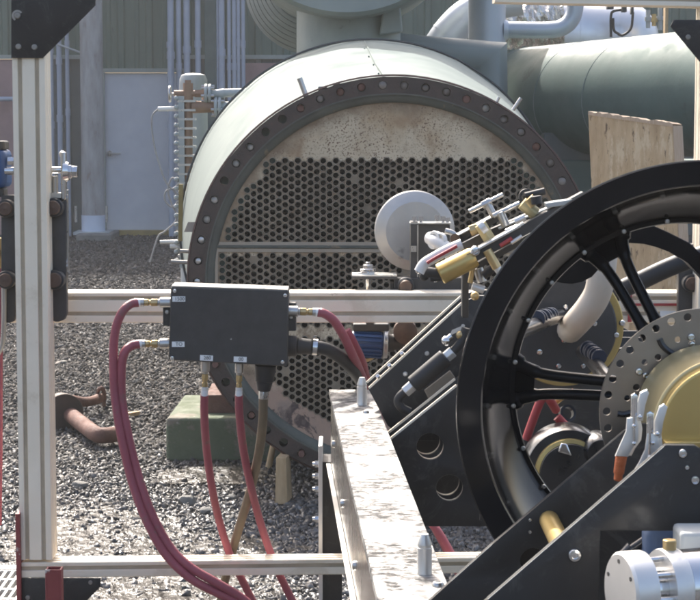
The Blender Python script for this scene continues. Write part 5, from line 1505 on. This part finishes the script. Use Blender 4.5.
# toggle clamps
def toggle(hook, lnk, body, pins, grip, label):
    Yt = 2.06
    t = thing("toggle_clamp", label, "clamp", at(*body[-1], Yt), "toggle clamps on the stand")
    plate("hook_arm", hook, [], Yt - .002, .006, M["satin_alu"], t, bev=.0012)
    plate("link", lnk, [], Yt - .008, .004, M["chrome"], t, bev=.0012)
    plate("base_cheek", body, [], Yt - .010, .004, M["satin_alu"], t, bev=.001)
    plate("base_cheek", [(u + 3.5, v - 1) for u, v in body], [], Yt + .008, .004, M["satin_alu"], t, bev=.001)
    mb = MB(); u, v = lnk[0]; mb.cyl(at(u + 2, v + 2, Yt - .012), at(u + 1.6, v + 46, Yt - .012), S(1.3, Yt), n=10); mb.build("spring_rod", M["chrome"], t)
    for (u, v) in pins:
        mb = MB(); mb.cyl(at(u, v, Yt - .013), at(u, v, Yt + .012), S(2.4, Yt), n=14); mb.ball(at(u, v, Yt - .013), S(2.4, Yt), 10); mb.build("pivot_pin", M["chrome"], t)
    if grip:
        (u0, v0), (u1, v1) = grip
        mb = MB(); mb.tube([at(u0, v0, Yt - .004), at((u0 + u1) / 2 - .3, (v0 + v1) / 2, Yt - .004), at(u1, v1, Yt - .004)], [S(5.8, Yt), S(5.5, Yt), S(4.3, Yt)], n=20); mb.build("grip", M["orange"], t, bevel=.002)
toggle([(646.7, 391), (648, 393.5), (644.4, 405), (642, 420), (638, 420), (638, 405), (641.4, 393.5)], [(632.3, 396), (634.5, 394.5), (636.7, 396), (636.2, 423), (634, 424.5), (632.2, 423)],
       [(628, 419), (636, 418), (638, 430), (637, 441), (631, 449), (627.5, 456), (616.5, 455.5), (622, 443), (627, 432)], [(634, 426), (634, 443.5), (640, 417)], [(621.8, 455), (617.8, 481)], "left toggle clamp with an orange grip, before the gold drum")
toggle([(664, 405.5), (666.6, 407.6), (662.4, 422), (660, 437), (655.5, 437), (655.5, 422), (660.6, 407.6)], [(648, 414), (650.4, 412.5), (653, 414), (652.3, 440), (650, 441.5), (648, 440)],
       [(648, 435), (657, 435), (658.5, 448), (648, 466), (640, 476), (632, 476), (640, 463), (646, 450)], [(653, 443), (650, 457), (657.5, 434)], None, "right toggle clamp without a visible grip, before the gold drum")
# motor at lower right
mt_ = thing("servo_motor", "silver cylindrical motor with clamp rings at the lower right corner", "motor", at(660, 640, 1.88))
Ym = 1.86
ma = Vector((.955, .295, .0)).normalized()
m0_ = at(620, 592, Ym); rM = S(41, Ym)
q = lambda t: m0_ + ma * t
mb = MB(); mb.lathe([(1e-4, 0), (rM * .93, 0), (rM, .0025), (rM, .022), (rM * .98, .0245), (1e-4, .0245)], m0_, ma, 64); f1 = mb.build("end_bell", M["satin_alu"], mt_, smooth=25)
mb = MB()
x_, y_, _a = basis(ma)
for k in range(6):
    an = 2 * math.pi * k / 6 + .4
    c = m0_ + (x_ * math.cos(an) + y_ * math.sin(an)) * rM * .76
    mb.cyl(c - ma * .0006, c + ma * .002, .0022, n=12)
mb.build("bell_screw", M["black_gloss"], f1)
mb = MB()
for k in range(8):
    an = 2 * math.pi * k / 8 + .1
    c = (x_ * math.cos(an) + y_ * math.sin(an)) * rM * .78
    mb.cyl(q(.0245) + c, q(.042) + c, .0028, n=14)
mb.cyl(q(.0245), q(.042), rM * .55, n=32); mb.build("tie_rod", M["chrome"], mt_)
mb = MB(); mb.lathe([(1e-4, .0), (rM * .98, 0), (rM, .002), (rM, .016), (rM * .98, .018), (1e-4, .018)], q(.042), ma, 64); mb.build("clamp_ring", M["satin_alu"], mt_, smooth=25)
mb = MB(); mb.lathe([(1e-4, 0), (rM * .96, 0), (rM * .96, .11), (1e-4, .11)], q(.0605), ma, 64); mb.build("barrel", M["chrome"], mt_, smooth=25)
pn = q(.051) + Vector((0, 0, rM))
mb = MB(); mb.cyl(pn + Vector((0, 0, -.004)), pn + Vector((0, 0, .009)), .0066, n=20); mb.build("ring_screw", M["brass"], mt_, bevel=.001)
mb = MB(); mb.pbox(680, 533, 740, 575, 1.93, .05); tag(mb.build("grey_block", M["grey_paint"], bevel=.004), "smooth grey block behind the silver motor in the plate's window", "block")
mb = MB(); mb.pbox(645, 526, 684, 590, 2.03, .04); tag(mb.build("blue_pad", M["denim"], bevel=.012, seg=3), "soft blue pad seen through the plate's cut window", "pad")
mb = MB(); mb.cyl(at(628, 552, 2.06), at(651, 536, 2.06), S(5, 2.06), n=20); mb.cyl(at(622, 560, 2.06), at(633, 548, 2.06), S(8, 2.06), n=20); tag(mb.build("dark_shaft", M["black_gloss"]), "dark stepped shaft behind the plate's cut window", "shaft")

# ================================================================== things seen through the wheel
hb = thing("hub_plate", "round black plate with silver screws and a gold ring seen through the wheel", "plate", at(565, 385, 3.3))
Yp = 3.25
c = at(565, 328, Yp)
mb = MB(); mb.lathe([(1e-4, -.0), (S(51, Yp), 0), (S(52.5, Yp), .003), (S(52.5, Yp), .012), (1e-4, .012)], c, (0, 1, 0), 72); mb.build("black_disc", M["black_box"], hb, smooth=30)
mb = MB(); mb.lathe([(S(46, Yp), .016), (S(59.5, Yp), .016), (S(60.5, Yp), .018), (S(60.5, Yp), .05), (S(46, Yp), .05)], c, (0, 1, 0), 72, closed=True); mb.build("gold_ring", M["gold"], hb, smooth=30)
for (u, v, r) in ((565.5, 307, 3.4), (594.5, 323.5, 3.2), (564, 340, 3.4), (539.5, 352, 3.6), (558.5, 366, 3.2), (583, 366, 3), (603, 354, 3), (622, 323, 3.2), (616, 335, 3)):
    mb = MB(); mb.bolt(at(u, v, Yp), FRONT, S(r, Yp)); mb.build("screw", M["chrome"], hb)
def rtube(pts, r, m, name, label, cat="hose", group=None, n=16, Y=3.0):
    mb = MB(); mb.tube([at(u, v, y) for u, v, y in pts], S(r, Y), n=n); o = mb.build(name, M[m], smooth=60); tag(o, label, cat, group); return o
rtube([(604, 250, 3.02), (602, 270, 3.02), (598, 292, 3.03), (589, 308, 3.05), (579, 320, 3.10), (570, 330, 3.24)], 14.2, "pale_hose", "cream_hose", "thick cream coloured hose entering the black hub plate")
rtube([(490, 345, 2.85), (515, 334, 2.9), (533, 326, 3.0), (550, 319, 3.1), (560, 316, 3.23)], 7.5, "black_gloss", "dark_tube", "shiny dark tube entering the hub plate from the left", "tube", "dark tubes by the hub plate")
rtube([(583, 352, 3.2), (594, 363, 3.1), (606, 378, 3.0), (622, 400, 2.9)], 8.0, "black_gloss", "dark_tube", "shiny dark tube leaving the hub plate towards the brake disc", "tube", "dark tubes by the hub plate")
for (u0, v0, u1, v1, y0, y1, lab) in ((537, 319, 551, 315, 3.02, 3.12, "dark blue ribbed collar on the left dark tube"), (588, 349, 599, 357, 3.14, 3.08, "dark blue ribbed collar on the right dark tube")):
    mb = MB()
    for k in range(6):
        t = k / 5
        p = at(u0, v0, y0).lerp(at(u1, v1, y1), t); d_ = (at(u1, v1, y1) - at(u0, v0, y0)).normalized(); mb.cyl(p - d_ * .003, p + d_ * .003, S(8.3 - .6 * (k % 2), 3.1), n=20)
    tag(mb.build("collar", M["collar_blue"]), lab, "collar")
rtube([(592, 306, 3.4), (610, 295, 3.4), (640, 281, 3.4), (675, 265, 3.4), (730, 245, 3.4)], 9.5, "black_rubber", "frame_tube", "dark straight tube crossing behind the wheel's spokes in front of the board", "tube", Y=3.4)
rtube([(526, 440, 2.95), (533, 420, 2.95), (541, 400, 2.95), (546, 396, 2.95), (551, 402, 2.95), (556, 410, 2.97)], 4.4, "red_plain", "red_tube", "short bright red hose bent in a hook, low behind the spokes", "hose", "bright red hoses behind the spokes")
rtube([(557, 417, 2.95), (566, 426, 2.95), (578, 432, 2.95), (588, 437, 2.95)], 4.4, "red_plain", "red_tube", "short straight bright red hose above the chrome dome", "hose", "bright red hoses behind the spokes")
rtube([(552, 405, 3.0), (560, 398, 3.0), (568, 394, 3.0)], 3.8, "gold", "gold_fitting", "small gold fitting between the red hoses behind the spokes", "fitting", Y=3.0)
rtube([(566, 395, 2.98), (574, 391, 2.98)], 3.0, "orange", "orange_fitting", "small orange fitting next to the gold one behind the spokes", "fitting", Y=3.0)
mb = MB(); mb.lathe([(S(6, 3), 0), (S(8.6, 3), 0), (S(8.6, 3), .008), (S(6, 3), .008)], at(566, 414, 3.0), Vector((.3, -.8, .3)), 28, closed=True); tag(mb.build("black_ring", M["black_gloss"]), "thin dark ring between the two bright red hoses", "ring")
ce = thing("chrome_canister", "chrome canister with a gold band low inside the wheel", "canister", at(568, 500, 2.9))
c = at(570, 474, 2.86)
mb = MB(); mb.lathe([(1e-4, -.003), (S(20, 2.86), -.0025), (S(30, 2.86), 0), (S(31.5, 2.86), .004), (S(31.5, 2.86), .02), (1e-4, .02)], c, (0, 1, 0), 60); mb.build("chrome_face", M["black_gloss"], ce, smooth=50)
mb = MB(); mb.lathe([(S(31, 2.86), .002), (S(35, 2.86), .004), (S(35, 2.86), .02), (S(31, 2.86), .02)], c, (0, 1, 0), 60, closed=True); mb.build("gold_band", M["gold"], ce)
mb = MB(); mb.lathe([(S(34, 2.86), .014), (S(43, 2.86), .016), (S(44.5, 2.86), .02), (S(44.5, 2.86), .08), (S(34, 2.86), .08)], c, (0, 1, 0), 60, closed=True); mb.build("black_body", M["black_gloss"], ce)
mb = MB(); mb.hexa([at(558, 452, 2.83), at(572, 456, 2.83), at(567, 444, 2.83), at(561, 443, 2.83)], [at(558, 452, 2.86), at(572, 456, 2.86), at(567, 444, 2.86), at(561, 443, 2.86)]); mb.build("latch", M["chrome"], ce, bevel=.002)
c = at(600, 452, 2.86); mb = MB(); mb.lathe([(1e-4, -.01), (S(13, 2.86), -.008), (S(17, 2.86), 0), (S(17, 2.86), .05), (1e-4, .05)], c, (0, 1, 0), 40); tag(mb.build("rubber_stopper", M["black_gloss"]), "round black cap beside the chrome canister", "cap")
# curved guard behind the top of the wheel
cg = at(678, 388, 2.62)
gpts = []
gt = MB()
outer = [(cg.x + S(176, 2.62) * math.cos(R(d)), cg.z + S(176, 2.62) * math.sin(R(d))) for d in np.linspace(152, 104, 24)] + [(at(u, v, 2.62).x, at(u, v, 2.62).z) for u, v in ((668, 232), (690, 243), (716, 268), (744, 312))]
inner_px = [(732, 318), (704, 280), (688, 263), (672, 253), (656, 247), (644, 244), (630, 243), (619, 245), (608, 255), (600, 268), (592, 277), (582, 282), (572, 284), (562, 283), (553, 281)]
inner = [(at(u, v, 2.62).x, at(u, v, 2.62).z) for u, v in inner_px]
poly = outer + inner
vs = [(x, 2.62, z) for x, z in poly] + [(x, 2.66, z) for x, z in poly]
n_ = len(poly)
gt.add(vs, [(k, (k + 1) % n_, n_ + (k + 1) % n_, n_ + k) for k in range(n_)] + [tuple(range(n_)), tuple(range(n_, 2 * n_))])
tag(gt.build("guard", M["black_rim"], smooth=30, bevel=.004), "curved black guard behind the top left of the wheel rim", "guard")
bpl = plate("backing_plate", [(497, 372), (640, 345), (650, 420), (640, 520), (480, 520)], [], 3.55, .008, M["black_plate"])
tag(bpl, "large plain black plate behind the hoses low in the wheel", "plate")
for u, v, l in ((640, 312, "pink strip"),):
    mb = MB(); mb.pbox(633, 303.5, 680, 306, 4.512, .004); mb.pbox(628, 294, 632, 322, 4.510, .006); tag(mb.build("red_tape", M["red_plain"]), "faded red tape strips on the crossbeam behind the spokes", "tape")
mb = MB(); mb.pbox(660, 311, 676, 317, 4.5125, .003); tk_ = mb.build("beam_label", M["label"]); tag(tk_, "small pale sticker on the crossbeam behind the spokes", "sticker")

# added scattering box that lifts dark tones like camera glare, sky stays outside
hz = bpy.data.materials.new("glare_veil"); hz.use_nodes = True
hn = hz.node_tree; hn.nodes.remove(hn.nodes["Principled BSDF"])
pv = hn.nodes.new("ShaderNodeVolumePrincipled"); pv.inputs["Color"].default_value = (.97, .97, .96, 1); pv.inputs["Density"].default_value = .0016; pv.inputs["Anisotropy"].default_value = .35
hn.links.new(pv.outputs["Volume"], hn.nodes["Material Output"].inputs["Volume"])
mb = MB(); mb.box((0, 14, 3.2), (60, 60, 8.4))
struct(mb.build("glare_haze", hz, smooth=0), "stuff")

# ================================================================== light
w_ = bpy.data.worlds.new("World"); SC.world = w_; w_.use_nodes = True
nt = w_.node_tree
sky = nt.nodes.new("ShaderNodeTexSky"); sky.sky_type = "NISHITA"; sky.sun_disc = False
SD = Vector((-.22, .68, .72)).normalized()          # direction to the sun: high, beyond the scene, a little left
sky.sun_elevation = math.asin(SD.z); sky.sun_rotation = math.atan2(SD.x, SD.y)
sky.air_density = .9; sky.dust_density = 6; sky.ozone_density = .4
bg = nt.nodes["Background"]; bg.inputs["Strength"].default_value = .15
nt.links.new(sky.outputs["Color"], bg.inputs["Color"])
sl = bpy.data.lights.new("sun", "SUN"); sl.energy = 2.7; sl.angle = R(.53); sl.color = (1, .965, .91)
so = bpy.data.objects.new("sun", sl); so.rotation_euler = SD.to_track_quat("Z", "Y").to_euler(); COL.objects.link(so)
SC.view_settings.view_transform = "Standard"; SC.view_settings.look = "None"; SC.view_settings.gamma = 1
SC.view_settings.use_curve_mapping = False
SC.view_settings.exposure = 1.28
SC.cycles.sample_clamp_indirect = 6
SC.cycles.use_denoising = True
SC.cycles.filter_width = 2.0
